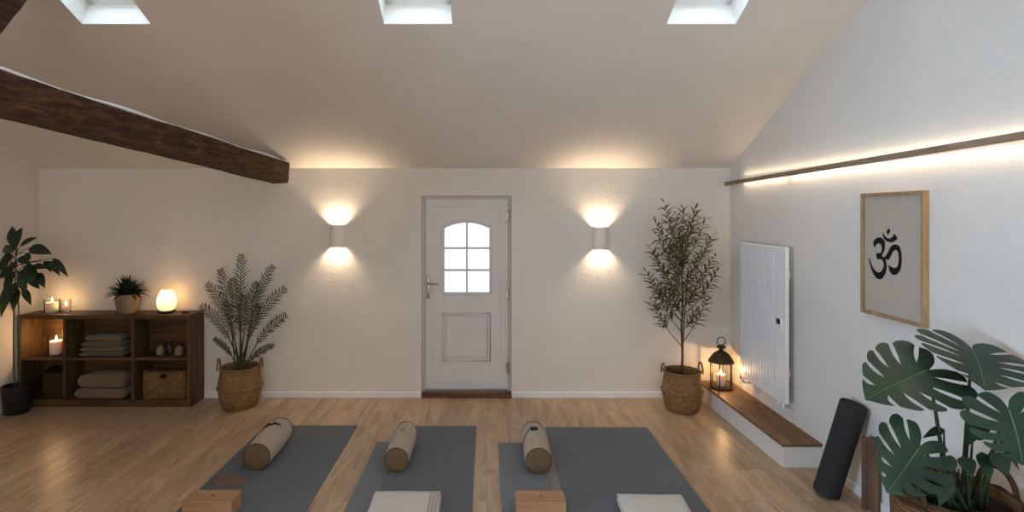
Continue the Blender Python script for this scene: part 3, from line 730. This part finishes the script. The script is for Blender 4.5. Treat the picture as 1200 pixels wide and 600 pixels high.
# palm by the cabinet
pl = thing('potted_palm', (-2.468, 5.60, 0), 'feathery palm in a woven basket right of the cabinet', 'plant')
seabasket(pl, .205, .40, ha=.15)
R = random.Random(11)
def to_local(px, py, y, o): 
    return V(((px-570)*y/F, y, H-(py-250)*y/F))-V(o)
fr_t = [(283, 297, 5.60), (258, 314, 5.62), (321, 310, 5.57), (242, 331, 5.58), (336, 336, 5.55), (234, 357, 5.50), (337, 368, 5.52), (322, 404, 5.48), (250, 396, 5.46), (272, 325, 5.72), (302, 330, 5.70), (264, 352, 5.42), (304, 356, 5.42), (286, 345, 5.38)]
for i, (px, py, y) in enumerate(fr_t):
    tip = to_local(px, py, y, (-2.468, 5.60, 0)); base = V((rnd(-.035, .035), rnd(-.03, .03), .31))
    out = V((tip.x, tip.y, 0)); midp = base+V((out.x*.32, out.y*.3, (tip.z-.31)*.72))
    pts = bez(base, midp, tip, 22)
    bm = BM(); tube(bm, pts, [.0065*(1-.8*k/22)+.001 for k in range(23)], 6, 1)
    fr = frames(pts)
    Lr = sum((pts[k+1]-pts[k]).length for k in range(22)); nl = 17
    for k in range(nl):
        f_ = .42+.57*k/nl; x = f_*22; a = int(x); p = pts[a].lerp(pts[min(a+1, 22)], x-a); _, t_, s_, u_ = fr[min(a, 22)]
        ll = (.088*math.sin(PI*(.16+.76*(k/nl)))+.018)*min(1, Lr/.9)
        side_v = t_.cross(V((0, -1, .25))).normalized()
        for sg in (-1, 1):
            dd = (t_*rnd(.62, .85)+side_v*sg*rnd(.7, .95)+V((0, rnd(-.35, .2), .05))).normalized()
            blade(bm, p, dd, V((0, -1, .4)), ll*rnd(.9, 1.15), .014, 3, .18, .3, 0, .6)
    put('frond', bm, [LPALM, PSTEM], pl, True)

# slim tree in basket at right
R = random.Random(5)
to = (1.925, 5.50, 0)
tr = thing('potted_tree', to, 'slim olive-like tree in a woven basket beside the lantern', 'plant')
seabasket(tr, .192, .385, ha=.1)
bm = BM()
tube(bm, [(0.0, 0, .3), (.004, 0, .55), (-.003, .005, .8), (.006, 0, 1.0), (.0, 0, 1.35), (.004, 0, 1.7)], [.013, .012, .011, .009, .006, .003], 8)
tube(bm, [(.006, .004, .5), (.016, .006, .75), (.03, .0, 1.0), (.06, -.01, 1.4)], [.007, .007, .006, .003], 8)
br = []
tips = [(778, 237), (769, 262), (800, 243), (815, 241), (826, 258), (834, 276), (762, 290), (757, 318), (838, 300), (840, 318), (770, 343), (830, 348), (763, 352), (815, 365), (784, 262), (808, 272), (790, 285), (820, 295), (776, 310), (805, 320), (792, 250), (770, 275), (826, 325), (785, 335), (812, 340), (798, 300), (783, 290), (808, 255), (779, 328), (818, 310), (795, 270), (802, 290), (772, 330), (790, 318), (787, 305)]
for i, (px, py) in enumerate(tips):
    y = to[1]+rnd(-.24, .16); tip = to_local(px, py, y, to)
    zb = max(.62, min(tip.z-.18-abs(tip.x)*.9, 1.5)); base = V((.003+rnd(-.005, .01), 0, zb))
    pts = bez(base, base.lerp(tip, .5)+V((tip.x*.12, tip.y*.1, -.03 if tip.z < 1.2 else -.05)), tip, 10); br.append(pts)
    tube(bm, pts, [.0048*(1-.75*k/10) for k in range(11)], 5)
put('trunk', bm, BARK, tr, True)
bm = BM()
for pts in br:
    fr = frames(pts)
    Lr = sum((pts[k+1]-pts[k]).length for k in range(10)); nl = int(12+Lr*34)
    for k in range(nl):
        f_ = 1-(.06+.72*(k/nl))*min(1, .42/Lr) if k else 1.0
        x = f_*10; a = min(int(x), 9); p = pts[a].lerp(pts[a+1], x-a); _, t_, s_, u_ = fr[a]
        ang = k*2.4; sv = s_*math.cos(ang)+u_*math.sin(ang)
        dd = (t_*rnd(.1, .8)+sv*rnd(.6, 1.1)+V((0, 0, rnd(-.2, .35)))).normalized()
        blade(bm, p, dd, V((0, -.5, 1)), rnd(.07, .12), rnd(.016, .025), 3, rnd(.0, .3), .3, 0, .7)
put('foliage', bm, LOLIVE, tr, True)

# broad-leaved plant in black pot, left
R = random.Random(3)
po = (-4.545, 5.41, 0)
pp = thing('potted_plant', po, 'tall broad-leaved plant in a black pot at the left end of the cabinet', 'plant')
bm = BM(); lathe(bm, [(.001, 0), (.095, 0), (.105, .01), (.122, .24), (.124, .27), (.112, .27), (.108, .23), (.001, .225)], 32); put('pot', bm, BLKPOT, pp, True, 50)
bm = BM(); lathe(bm, [(.001, 0), (.108, 0)], 24, (0, 0, .235)); put('soil', bm, SOIL, pp)
stems = [bez((-.02, 0, .22), (-.05, 0, .9), (.0, 0, 1.62), 14), bez((.02, .01, .22), (.03, 0, .8), (.02, -.02, 1.35), 14)]
bm = BM()
for s_ in stems: tube(bm, s_, [.009*(1-.5*k/14) for k in range(15)], 7)
lf = BM()
# (leaf base px, leaf tip px, width m, depth offset)
LV = [((18, 290), (14, 261), .085, 0), ((20, 284), (27, 264), .07, .03), ((24, 288), (45, 277), .05, -.03), ((34, 291), (61, 297), .085, -.05), ((62, 303), (79, 323), .05, -.02), ((52, 306), (60, 318), .04, 0),
      ((57, 306), (70, 322), .045, -.06), ((28, 312), (45, 322), .07, -.06), ((34, 318), (38, 334), .075, -.09), ((44, 320), (52, 336), .06, -.05), ((30, 316), (26, 334), .07, -.04), ((22, 302), (36, 310), .06, -.1), ((16, 300), (-4, 308), .085, -.05), ((14, 296), (-6, 286), .08, 0),
      ((16, 315), (-2, 326), .085, -.07), ((20, 337), (16, 362), .07, -.05), ((12, 333), (2, 368), .075, -.08), ((28, 339), (36, 356), .05, -.03), ((8, 342), (-5, 360), .07, 0), ((16, 318), (2, 334), .07, .02), ((20, 308), (10, 316), .06, -.12), ((30, 297), (36, 304), .04, -.08), ((24, 322), (30, 344), .06, -.1), ((34, 326), (46, 338), .055, -.08), ((10, 306), (-2, 318), .07, -.1), ((22, 330), (10, 350), .06, -.1), ((38, 312), (56, 314), .05, -.07), ((14, 322), (6, 344), .06, -.02)]
for b0, t0_, w_, dy in LV:
    a = to_local(b0[0], b0[1], po[1]+dy, po); t_ = to_local(t0_[0], t0_[1], po[1]+dy-.04, po)
    sp = min((q for s_ in stems for q in s_[4:]), key=lambda q: (q-a).length+abs((q.z-(a.z-.08)))*1.5)
    tube(bm, bez(sp, sp.lerp(a, .5)+V((0, 0, .03)), a, 6), .0035, 6)
    a.x = max(a.x, -.075); t_.x = max(t_.x, -.085)
    dd = t_-a; blade(lf, a, dd+V((0, 0, dd.length*.1)), V((.1, -.8, .55)), dd.length*1.03, w_*1.35, 8, .25, .25, 0, .72)
put('stem', bm, PSTEM, pp, True); put('foliage', lf, LDARK, pp, True)

# ------------------------------------------------------------------ lantern
ln_o = (2.352, 5.60, .183)
ln = thing('lantern', ln_o, 'bronze metal lantern with a domed roof on the far end of the step', 'lantern')
rl, hl = .112, .26
bm = BM(); lathe(bm, [(.001, 0), (rl+.008, 0), (rl+.008, .014), (rl, .022), (.001, .022)], 6); put('lantern_base', bm, IRON, ln)
for k in range(6):
    a = PI/3*k; c_, s_ = (rl-.006)*math.cos(a), (rl-.006)*math.sin(a)
    bm = BM(); tube(bm, [(c_, s_, .02), (c_, s_, hl+.006)], .0055, 6); put('post', bm, IRON, ln)
bm = BM(); rg = rl-.008; vs = [[bm.verts.new((rg*math.cos(PI/3*k), rg*math.sin(PI/3*k), z)) for k in range(6)] for z in (.023, hl)]
for k in range(6): bm.faces.new((vs[0][k], vs[0][(k+1) % 6], vs[1][(k+1) % 6], vs[1][k]))
put('pane', bm, GLASS, ln)
bm = BM(); lathe(bm, [(rl-.012, hl), (rl+.012, hl), (rl+.008, hl+.012), (rl*.9, hl+.045), (rl*.62, hl+.085), (rl*.3, hl+.108), (.025, hl+.114), (.02, hl+.13), (.045, hl+.142), (.043, hl+.155), (.02, hl+.17), (.001, hl+.172)], 24)
lathe(bm, [(rl-.014, hl+.001), (rl*.86, hl+.04), (rl*.58, hl+.078), (.001, hl+.104)], 24); put('roof', bm, IRON, ln, True, 40)
bm = BM(); tube(bm, [(.042*math.cos(2*PI*k/24), 0, hl+.205+.042*math.sin(2*PI*k/24)) for k in range(24)], .0045, 6, closed=True); put('ring', bm, IRON, ln, True)
candle((ln_o[0]-.005, ln_o[1], ln_o[2]+.0225), .042, .115, 'lit cream candle inside the lantern on the step', None, 4)

# ------------------------------------------------------------------ yoga mats
def yogamat(x0, x1, y0, y1, z0, mat, lab, th_=.005):
    bm = BM(); n_ = 30
    bx, by = (x0+x1)/2, (y0+y1)/2
    box(bm, x0-bx, x1-bx, y0-by, y1-by, 0, th_, .0018, 2)
    return tag(put('yoga_mat', bm, mat, None, False, None, (bx, by, z0)), lab, 'yoga mat', 'yoga mats laid out on the floor')
yogamat(-2.005, -1.166, 3.0, 5.075, .0005, MATG, 'wide slate grey yoga mat under the leftmost bolster')
yogamat(-.922, -.28, 2.9, 4.71, .0005, MATG2, 'lighter grey yoga mat peeking out under the left side of the middle mat')
yogamat(-.742, -.091, 3.2, 5.046, .006, MATG, 'slate grey yoga mat in the middle, under the folded towel with red threads')
yogamat(.42, .58, 2.9, 4.62, .0005, MATT, 'taupe strip of a mat between the two right-hand mats')
yogamat(.10, .452, 2.9, 4.68, .006, MATG2, 'narrow grey yoga mat under the rightmost bolster and block')
yogamat(.527, 1.44, 3.0, 5.02, .006, MATG, 'wide slate grey yoga mat on the right, under the plain folded towel')

# ------------------------------------------------------------------ bolsters
def bolster(loc, r, ln_, lab, kind, rz=0):
    t = thing('bolster', loc, lab, 'bolster', 'beige bolsters lying on the yoga mats', rz)
    bm = BM(); n_, sg = 24, 40; rings = []
    for i in range(n_+1):
        v = i/n_; y = (v-.5)*ln_; e = min(v, 1-v)*ln_
        rr = r*(.94+.06*min(1, e/.04)**.5)
        ring = []
        for k in range(sg):
            a = 2*PI*k/sg; x, z = rr*math.cos(a), rr*math.sin(a)
            q = V((x, y, z)); dn = noise.noise(q*9+V((loc[0]*5, 0, 0)))*.004
            if k*0 == 0: z = max(z*(1+dn/r), -r*.965)
            ring.append(bm.verts.new((x*(1+dn/r), y, z+r*.965)))
        rings.append(ring)
    for a, b_ in zip(rings, rings[1:]):
        for k in range(sg): bm.faces.new((a[k], a[(k+1) % sg], b_[(k+1) % sg], b_[k]))
    put('bolster_body', bm, LINEN, t, True)
    for s_ in (-1, 1):
        bm = BM(); y = s_*ln_/2
        ring0 = [V((r*.94*math.cos(2*PI*k/sg), y, max(r*.94*math.sin(2*PI*k/sg), -r*.95)+r*.965)) for k in range(sg)]
        c = V((0, y, r*.965)); pr = None
        for f_, b_ in ((1, 0), (.8, .008), (.4, .012), (.06, .006)):
            rg_ = [bm.verts.new(c.lerp(p, f_)+V((0, s_*b_, 0))) for p in ring0]
            if pr:
                for k in range(sg): bm.faces.new((pr[k], pr[(k+1) % sg], rg_[(k+1) % sg], rg_[k]))
            pr = rg_
        bm.faces.new(pr); e_ = put('end_cap', bm, KHAKI, t, True)
        bm = BM(); tube(bm, [c.lerp(p, 1.0) for p in ring0], .0045, 6, closed=True); put('piping', bm, PIPING, e_, True)
        bm = BM(); lathe(bm, [(.0005, -.004), (.005, 0), (.0005, .004)], 8, (0, y+s_*.011, r*.965)); put('button', bm, PIPING, e_)
    top = 2*r*.982
    bm = BM()
    if kind == 0:   # dark braided carry strap
        tube(bm, [(-.07, .09, top-.02), (-.035, .10, top+.006), (-.015, .085, top+.004), (.01, .11, top+.008), (.03, .10, top+.003), (.05, .12, top-.008)], [.006, .009, .007, .01, .007, .005], 8)
        put('strap', bm, BLACKC, t, True)
    elif kind == 1:
        tube(bm, [(-.008, .05, top), (-.012, .07, top+.008), (0, .085, top+.01), (.008, .07, top+.006), (.006, .05, top)], .0025, 6); put('strap_loop', bm, PIPING, t, True)
    else:
        box(bm, -.02, .035, .06, .1, top-.002, top+.016, .004, 2, 0, Matrix.Rotation(.15, 4, 'Z')); put('toggle', bm, BLACKC, t)
        bm = BM(); rr = r+.003
        pts = [(rr*math.cos(a), .07+.07*math.cos(2*(a-PI/2))-.02, rr*math.sin(a)+r*.965) for a in [PI*.5+PI*.55*i/16 for i in range(17)]]
        tube(bm, pts, .003, 6); put('cord', bm, PIPING, t, True)
bolster((-1.728, 4.45, .0065), .104, .53, 'beige bolster with a dark wavy strap on the leftmost mat', 0, .03)
bolster((-.668, 4.40, .012), .094, .52, 'beige bolster with a tiny loop on the middle mats', 1)
bolster((.385, 4.37, .012), .1, .52, 'beige bolster with a dark toggle and cord on the right-hand mats', 2)

# ------------------------------------------------------------------ yoga blocks
def yblock(loc, lab, mark):
    t = thing('yoga_block', loc, lab, 'yoga block', 'wooden yoga blocks at the near end of the mats')
    bm = BM(); box(bm, -.158, .158, -.0735, .0735, 0, .1, .003, 2); put('block_body', bm, BLOCKW, t, False)
    bm = BM()
    for a in ((-.4, .4, 1.2) if mark else (0, .9)):
        blade(bm, (0, -.004, .1006), (math.cos(a), math.sin(a), 0), (0, 0, 1), .02, .008, 3, 0, 0)
    put('stamped_mark', bm, BLACKC, t)
yblock((-1.773, 3.615, .0056), 'pale wooden block on the near left corner of the leftmost mat', True)
yblock((.345, 3.595, .0112), 'pale wooden block in front of the bolster with the dark toggle', False)
# ------------------------------------------------------------------ folded towels on mats
TW = 'folded cream towels at the near end of the mats'
t = folded('folded_towel', (-.53, 3.555, .0115), .455, .43, .062, 2, TOWEL, 'folded cream towel with red threads at one end on the middle mat', 'towel', TW, 0, 8)
bm = BM()
for k in range(3):
    x = .165+.022*k
    tube(bm, [(x+.004*math.sin(i*1.7), -.2+.4*i/24, .0655+.001*math.sin(i)) for i in range(25)], .0017, 5)
put('red_stripe', bm, REDT, t, True)
bm = BM()
for k in range(34):
    y = -.195+.39*k/33
    tube(bm, [(.214, y, .048), (.226, y+rnd(-.004, .004), .04), (.232, y+rnd(-.006, .006), .018)], .0018, 4)
put('fringe', bm, TOWEL, t, True)
folded('folded_towel', (1.075, 3.50, .0115), .44, .44, .066, 2, TOWEL, 'plain folded cream towel on the near right mat', 'towel', TW, -.03, 12)
# crumpled cloth behind the left block
bm = BM()
nx = 22
g_ = [[None]*(nx+1) for _ in range(nx+1)]
outl = lambda a: .098*(1+.35*math.cos(2*a+.6)+.22*math.cos(3*a+1.1))
top, botv = [], []
for j in range(9):
    f_ = j/8; row = []
    for k in range(28):
        a = 2*PI*k/28; rr = outl(a)*f_
        x, y = rr*math.cos(a)*.85, rr*math.sin(a)*1.15
        zz = .024*(1-f_**4)+.016*noise.noise(V((x*28, y*28, 1.3)))*(1-f_**3)+.001
        row.append(bm.verts.new((x, y, max(zz, .0008))))
    top.append(row)
for a, b_ in zip(top[1:], top[2:]):
    for k in range(28): bm.faces.new((a[k], a[(k+1) % 28], b_[(k+1) % 28], b_[k]))
bm.faces.new(top[1]); bmesh.ops.delete(bm, geom=top[0], context='VERTS')
tag(put('cloth', bm, SCARF, None, True, None, (-1.865, 4.02, .0056), (0, 0, .35)), 'small crumpled brown cloth on the leftmost mat just behind the block', 'cloth')

# ------------------------------------------------------------------ rolled mat and plank against the right wall
p0, p1 = V((2.325, 3.83, .01)), V((2.453, 3.74, .64))
ax_ = (p1-p0).normalized(); q = ax_.to_track_quat('Z', 'Y')
r0 = .092
low = r0*math.sqrt(1-ax_.z**2)
rm = thing('rolled_mat', (p0.x, p0.y, low+.001), 'thick black rolled mat leaning against the right wall', 'yoga mat')
rm.rotation_mode = 'QUATERNION'; rm.rotation_quaternion = q
Lm = (p1-p0).length
bm = BM()   # spiral sheet
turns, pts = 5.0, []
for i in range(int(turns*36)+1):
    a = 2*PI*i/36; rr = .016+(r0-.016)*(i/(turns*36)); pts.append((rr*math.cos(a+.8), rr*math.sin(a+.8)))
th_ = .0105
va = []
for k, (x, y) in enumerate(pts):
    n_ = V((x, y)).normalized(); inn = V((x, y))-n_*th_
    va.append([bm.verts.new((x, y, 0)), bm.verts.new((x, y, Lm)), bm.verts.new((inn.x, inn.y, Lm)), bm.verts.new((inn.x, inn.y, 0))])
for a, b_ in zip(va, va[1:]):
    for i in range(4): bm.faces.new((a[i], b_[i], b_[(i+1) % 4], a[(i+1) % 4]))
bm.faces.new(va[0]); bm.faces.new(va[-1])
put('mat_roll', bm, MATB, rm, True, 40)
bm = BM(); lathe(bm, [(.001, .0), (.05, .0), (.05, .004), (.001, .004)], 20, (0, 0, .02)); put('roll_core', bm, MATB, rm)
pk = thing('plank', (2.54, 3.592, 0), 'short brown wooden plank leaning on the wall behind the rolled mat', 'plank', None, -.0)
bm = BM(); u = V((.078, -.085, 0)).normalized(); n_ = V((u.y, -u.x, 0))
box(bm, 0, .1, -.01, .01, 0, .47, .003, 2)
put('board', bm, PLANK, pk, False, None, (-.078, .075, .0), (0, 0, math.atan2(u.y, u.x)))

# ------------------------------------------------------------------ monstera
R = random.Random(21)
mo = (2.185, 2.62, 0)
ms = thing('potted_monstera', mo, 'large split-leaved monstera in a brown rattan basket at the right wall', 'plant')
bm = BM(); bh = .63
lathe(bm, [(.001, 0), (.19, 0), (.205, .02), (.232, .3), (.244, bh-.02), (.248, bh), (.224, bh), (.222, bh-.05), (.001, bh-.055)], 56, uv=1.6); put('basket', bm, RATTAN, ms, True, 60)
bm = BM()
for zb in (bh-.005, bh-.035): tube(bm, [(.244*math.cos(2*PI*k/60), .244*math.sin(2*PI*k/60), zb+.005*math.sin(k*PI/2)) for k in range(60)], .012, 7, closed=True)
put('rim', bm, RATTAN, ms, True)
bm = BM(); lathe(bm, [(.001, 0), (.22, 0)], 32, (0, 0, bh-.05)); put('soil', bm, SOIL, ms)
for a in (.12, PI+.12):
    bm = BM(); c = V((math.cos(a), math.sin(a), 0)); w_ = V((-math.sin(a), math.cos(a), 0))
    tube(bm, [c*(.236)+w_*.09*math.cos(q_)+V((0, 0, bh-.02+.12*math.sin(q_))) for q_ in [PI*i/18 for i in range(19)]], .012, 8); put('handle', bm, RATTAN, ms, True)
def monleaf(base, fwd, nrm, Ln, W, slits=5, droop=.25, cup=.12, seed=0, gap=.016):
    """heart-shaped split leaf; base = where the petiole joins, fwd = towards the tip"""
    fwd = V(fwd).normalized(); sd = fwd.cross(V(nrm)).normalized(); up = sd.cross(fwd).normalized(); base = V(base)
    bm = BM(); rr = random.Random(seed)
    # outline of one half in (along, across), v: 0 = basal lobe, 1 = tip
    ctrl = [(-.03, .0), (-.22, .06), (-.35, .21), (-.29, .42), (-.04, .53), (.25, .53), (.5, .45), (.72, .32), (.9, .15), (1.0, .0)]
    def T(v):
        x = v*(len(ctrl)-1); i = min(int(x), len(ctrl)-2); f_ = x-i
        g = lambda k: V(ctrl[max(0, min(len(ctrl)-1, k))])
        p0, p1, p2, p3 = g(i-1), g(i), g(i+1), g(i+2)
        return .5*((2*p1)+(p2-p0)*f_+(2*p0-5*p1+4*p2-p3)*f_*f_+(3*p1-p0-3*p2+p3)*f_**3)
    def Bm(v): return V((max(0, (v-.12))*.98+0.0, 0))
    vb = [0]+[.31+(.95-.31)*(k/(slits))+rr.uniform(-.015, .015) for k in range(slits)]+[1]
    def to3(p):
        x, y = p.x*Ln, p.y*W
        z = -droop*Ln*max(0, p.x)**2*.6+cup*abs(p.y)*W*(1-1.6*abs(p.y))*1.4+.012*math.sin(p.x*16+abs(p.y)*4)*abs(p.y)*2*Ln*.5-.18*droop*W*abs(p.y)**2*2
        return base+fwd*x+sd*y+up*z
    NU = 16
    for sg in (-1, 1):
        us = [.25]+[rr.uniform(.24, .38)+.06*k/slits for k in range(slits)]+[.3]
        for li, (a, b_) in enumerate(zip(vb, vb[1:])):
            nc = max(6, int((b_-a)*40)); cols = []
            ga, gb = (a > 0)*gap, (b_ < 1)*gap
            for c_ in range(nc+1):
                col = []
                for k in range(NU+1):
                    u_ = k/NU
                    sl = lambda q: 0 if u_ < q else math.sin(min(1, (u_-q)/.28)*PI/2)*(1-.3*max(0, (u_-.72)/.28))
                    lo, hi = a+ga*sl(us[li]), b_-gb*sl(us[li+1])
                    v_ = lo+(hi-lo)*c_/nc
                    um = u_*(1-.10*(abs(c_/nc*2-1)**2.2)*max(0, (u_-.5)*2)*(v_ > .2))
                    mid_ = Bm(v_); tp = T(v_); p = mid_.lerp(tp, um)
                    p = p+V(((.11*um*(1-um)*4*min(1, max(0, (v_-.15)/.2))*.5, 0)))
                    col.append(bm.verts.new(to3(V((p.x, p.y*sg)))))
                cols.append(col)
            for c0, c1 in zip(cols, cols[1:]):
                for k in range(NU):
                    try:
                        f_ = bm.faces.new((c0[k], c1[k], c1[k+1], c0[k+1])); f_.smooth = True
                    except ValueError: pass
    bmesh.ops.remove_doubles(bm, verts=bm.verts, dist=.0006)
    bmesh.ops.dissolve_degenerate(bm, edges=bm.edges, dist=1e-5)
    tube(bm, [to3(V((x, 0)))+up*.0006 for x in [i/14*.97 for i in range(15)]], [.0042*(1-.75*i/14) for i in range(15)], 6, 1)
    return bm
def mleaf(bpx, tpx, yb, yt, nrm, W, stem_from, droop=.25, slits=5, seed=0, cup=.12, gap=.016):
    a = to_local(bpx[0], bpx[1], yb, mo); t_ = to_local(tpx[0], tpx[1], yt, mo); Ln = (t_-a).length
    s0 = V(stem_from)
    lf_ = thing('leaf_stalk', (0, 0, 0), None, None); lf_.parent = ms
    bm = BM(); tube(bm, bez(s0, s0.lerp(a, .5)+V((0, 0, .10)), a, 14), [.011*(1-.55*k/14) for k in range(15)], 8)
    bpy.data.objects.remove(lf_)
    st_ = put('leaf_stalk', bm, LMONS, ms, True)
    bm = monleaf(a, t_-a, nrm, Ln, W, slits, droop, cup, seed, gap); put('leaf_blade', bm, [LMON, LMONV], st_, True)
zs = bh-.06
mleaf((1087, 434), (1022, 458), 2.60, 2.45, V((-.15, -.62, .78)), .375, (-.05, -.04, zs), .25, 5, 1)
mleaf((1139, 409), (1160, 447), 2.66, 2.40, V((.04, -.47, .88)), .43, (.03, -.02, zs), .25, 5, 2, .12, .014)
mleaf((1077, 524), (1044, 576), 2.45, 2.36, V((-.1, -.88, .47)), .30, (-.08, -.10, zs), .2, 5, 3)
mleaf((1182, 480), (1206, 545), 2.36, 2.27, V((-.05, -.82, .55)), .37, (.07, -.06, zs), .25, 5, 4)
# small young leaves and inner stems
def small(px, py, tx, ty, y, W, s0):
    a = to_local(px, py, y, mo); t_ = to_local(tx, ty, y-.05, mo); s0 = V(s0)
    bm = BM(); tube(bm, bez(s0, s0.lerp(a, .5)+V((0, 0, .05)), a, 10), [.007*(1-.5*k/10) for k in range(11)], 6); st_ = put('leaf_stalk', bm, LMONS, ms, True)
    bm = BM(); d_ = t_-a; blade(bm, a, d_, V((0, -.7, .7)), d_.length, W, 8, .3, .2, 0, .6); put('leaf_blade', bm, LMON, st_, True)
small(1141, 500, 1132, 520, 2.5, .06, (.02, -.06, zs)); small(1150, 530, 1160, 560, 2.48, .075, (.06, -.08, zs)); small(1106, 503, 1080, 508, 2.6, .04, (-.01, .03, zs))
small(1136, 506, 1162, 500, 2.55, .10, (.05, .0, zs)); small(1165, 530, 1182, 556, 2.46, .10, (.1, -.06, zs)); small(1128, 535, 1140, 558, 2.44, .08, (.0, -.1, zs))
small(1092, 556, 1080, 580, 2.42, .07, (-.06, -.12, zs)); small(1110, 560, 1100, 590, 2.40, .07, (-.03, -.13, zs)); small(1170, 515, 1196, 548, 2.55, .05, (.1, .02, zs))
for k in range(16):
    a0 = V((rnd(-.09, .09), rnd(-.12, .08), zs)); tip = a0+V((rnd(-.09, .11), rnd(-.05, .05), rnd(.1, .28)))
    bm = BM(); tube(bm, bez(a0, a0.lerp(tip, .5)+V((0, 0, .03)), tip, 6), [.006*(1-.5*i/6) for i in range(7)], 6); put('leaf_stalk', bm, LMONS, ms, True)
for k in range(14):
    a0 = V((rnd(-.12, .12), rnd(-.15, .1), zs)); an = rnd(0, 2*PI)
    small_d = V((math.cos(an), math.sin(an), rnd(.3, 1.2))).normalized()
    bm = BM(); blade(bm, a0, small_d, V((0, -.6, 1)), rnd(.12, .2), rnd(.04, .07), 7, .5, .2, 0, .6); put('young_leaf', bm, LMON, ms, True)

# ------------------------------------------------------------------ lighting
W = bpy.data.worlds.new('world'); S.world = W; W.use_nodes = True
bg = W.node_tree.nodes['Background']; bg.inputs[0].default_value = (.80, .90, 1.0, 1); bg.inputs[1].default_value = 1.7
def area(name, loc, rot, sx, sy, power, col, spread=PI):
    l = bpy.data.lights.new(name, 'AREA'); l.shape = 'RECTANGLE'; l.size = sx; l.size_y = sy; l.energy = power; l.color = col; l.spread = spread
    o = bpy.data.objects.new(name, l); COL.objects.link(o); o.location = loc; o.rotation_euler = rot; return o
DAY = (.74, .87, 1.0)
for i, ((a, b_), pw) in enumerate((((-3.6, -1.5), 9), ((-.4, 1.7), 68))):
    area('window_daylight', ((a+b_)/2, YR+.03, 1.15), (PI/2, 0, 0), 1.9, 1.9, pw, (1, .84, .66))  # warm fill lamps added inside the invented rear openings
area('window_daylight', (XL+.03, (LW[0]+LW[1])/2, 1.47), (0, -PI/2, 0), 1.35, 2.2, 180, (.50, .73, 1.0), 2.0)  # cool fill added at the invented left window, aimed at the right wall
for x0, x1 in SKY:
    t = (T0+T1)/2; n_ = TH+.12
    area('skylight_daylight', ((x0+x1)/2, YB-t*CA+n_*SA, ZE+t*SA+n_*CA), (A, 0, 0), .46, .84, 7.5, (.58, .83, 1.0))
    n_ = TH-.08
    t = (T0+T1+.3)/2
    area('skylight_daylight', ((x0+x1)/2, YR+t*CA-n_*SA, ZE+t*SA+n_*CA), (-A, 0, 0), .40, 1.0, 22, (1, .93, .86))  # fill lamp added at the unseen rear roof windows
WARM = (1, .70, .42)
for x, z in SPOTS:
    for sg in (1, -1):
        l = bpy.data.lights.new('sconce_beam', 'SPOT'); l.energy = 26 if sg > 0 else 20; l.color = (1, .76, .5); l.spot_size = math.radians(145); l.spot_blend = 1.0; l.shadow_soft_size = .02
        o = bpy.data.objects.new('sconce_beam', l); COL.objects.link(o); o.location = (x, YB-.042, z+sg*.06); o.rotation_euler = (PI if sg > 0 else 0, 0, 0)
for (p, pw) in LIGHTS:
    l = bpy.data.lights.new('candle_light', 'POINT'); l.energy = pw; l.color = (1, .58, .24); l.shadow_soft_size = .012
    o = bpy.data.objects.new('candle_light', l); COL.objects.link(o); o.location = p
l = bpy.data.lights.new('lamp_light', 'POINT'); l.energy = 2.2; l.color = (1, .62, .3); l.shadow_soft_size = .05
o = bpy.data.objects.new('lamp_light', l); COL.objects.link(o); o.location = (-3.255, 5.69, ZT+.165)
for sg, pw in ((-1, 4.5), (1, 1.8)):
    area('tape_light', (XR-.028, 3.42, 2.24+2.38*tilt+sg*.016), (PI if sg > 0 else 0, math.radians(0), 0), .012, 4.2, pw, (1, .80, .56))
    bpy.data.objects[-1] if False else None

S.view_settings.view_transform = 'Standard'; S.view_settings.look = 'None'; S.view_settings.gamma = 1; S.view_settings.use_curve_mapping = False
S.view_settings.exposure = .25
S.cycles.use_denoising = True
S.cycles.max_bounces = 10; S.cycles.diffuse_bounces = 6; S.cycles.transparent_max_bounces = 16
S.cycles.sample_clamp_indirect = 6; S.cycles.caustics_reflective = False; S.cycles.caustics_refractive = False
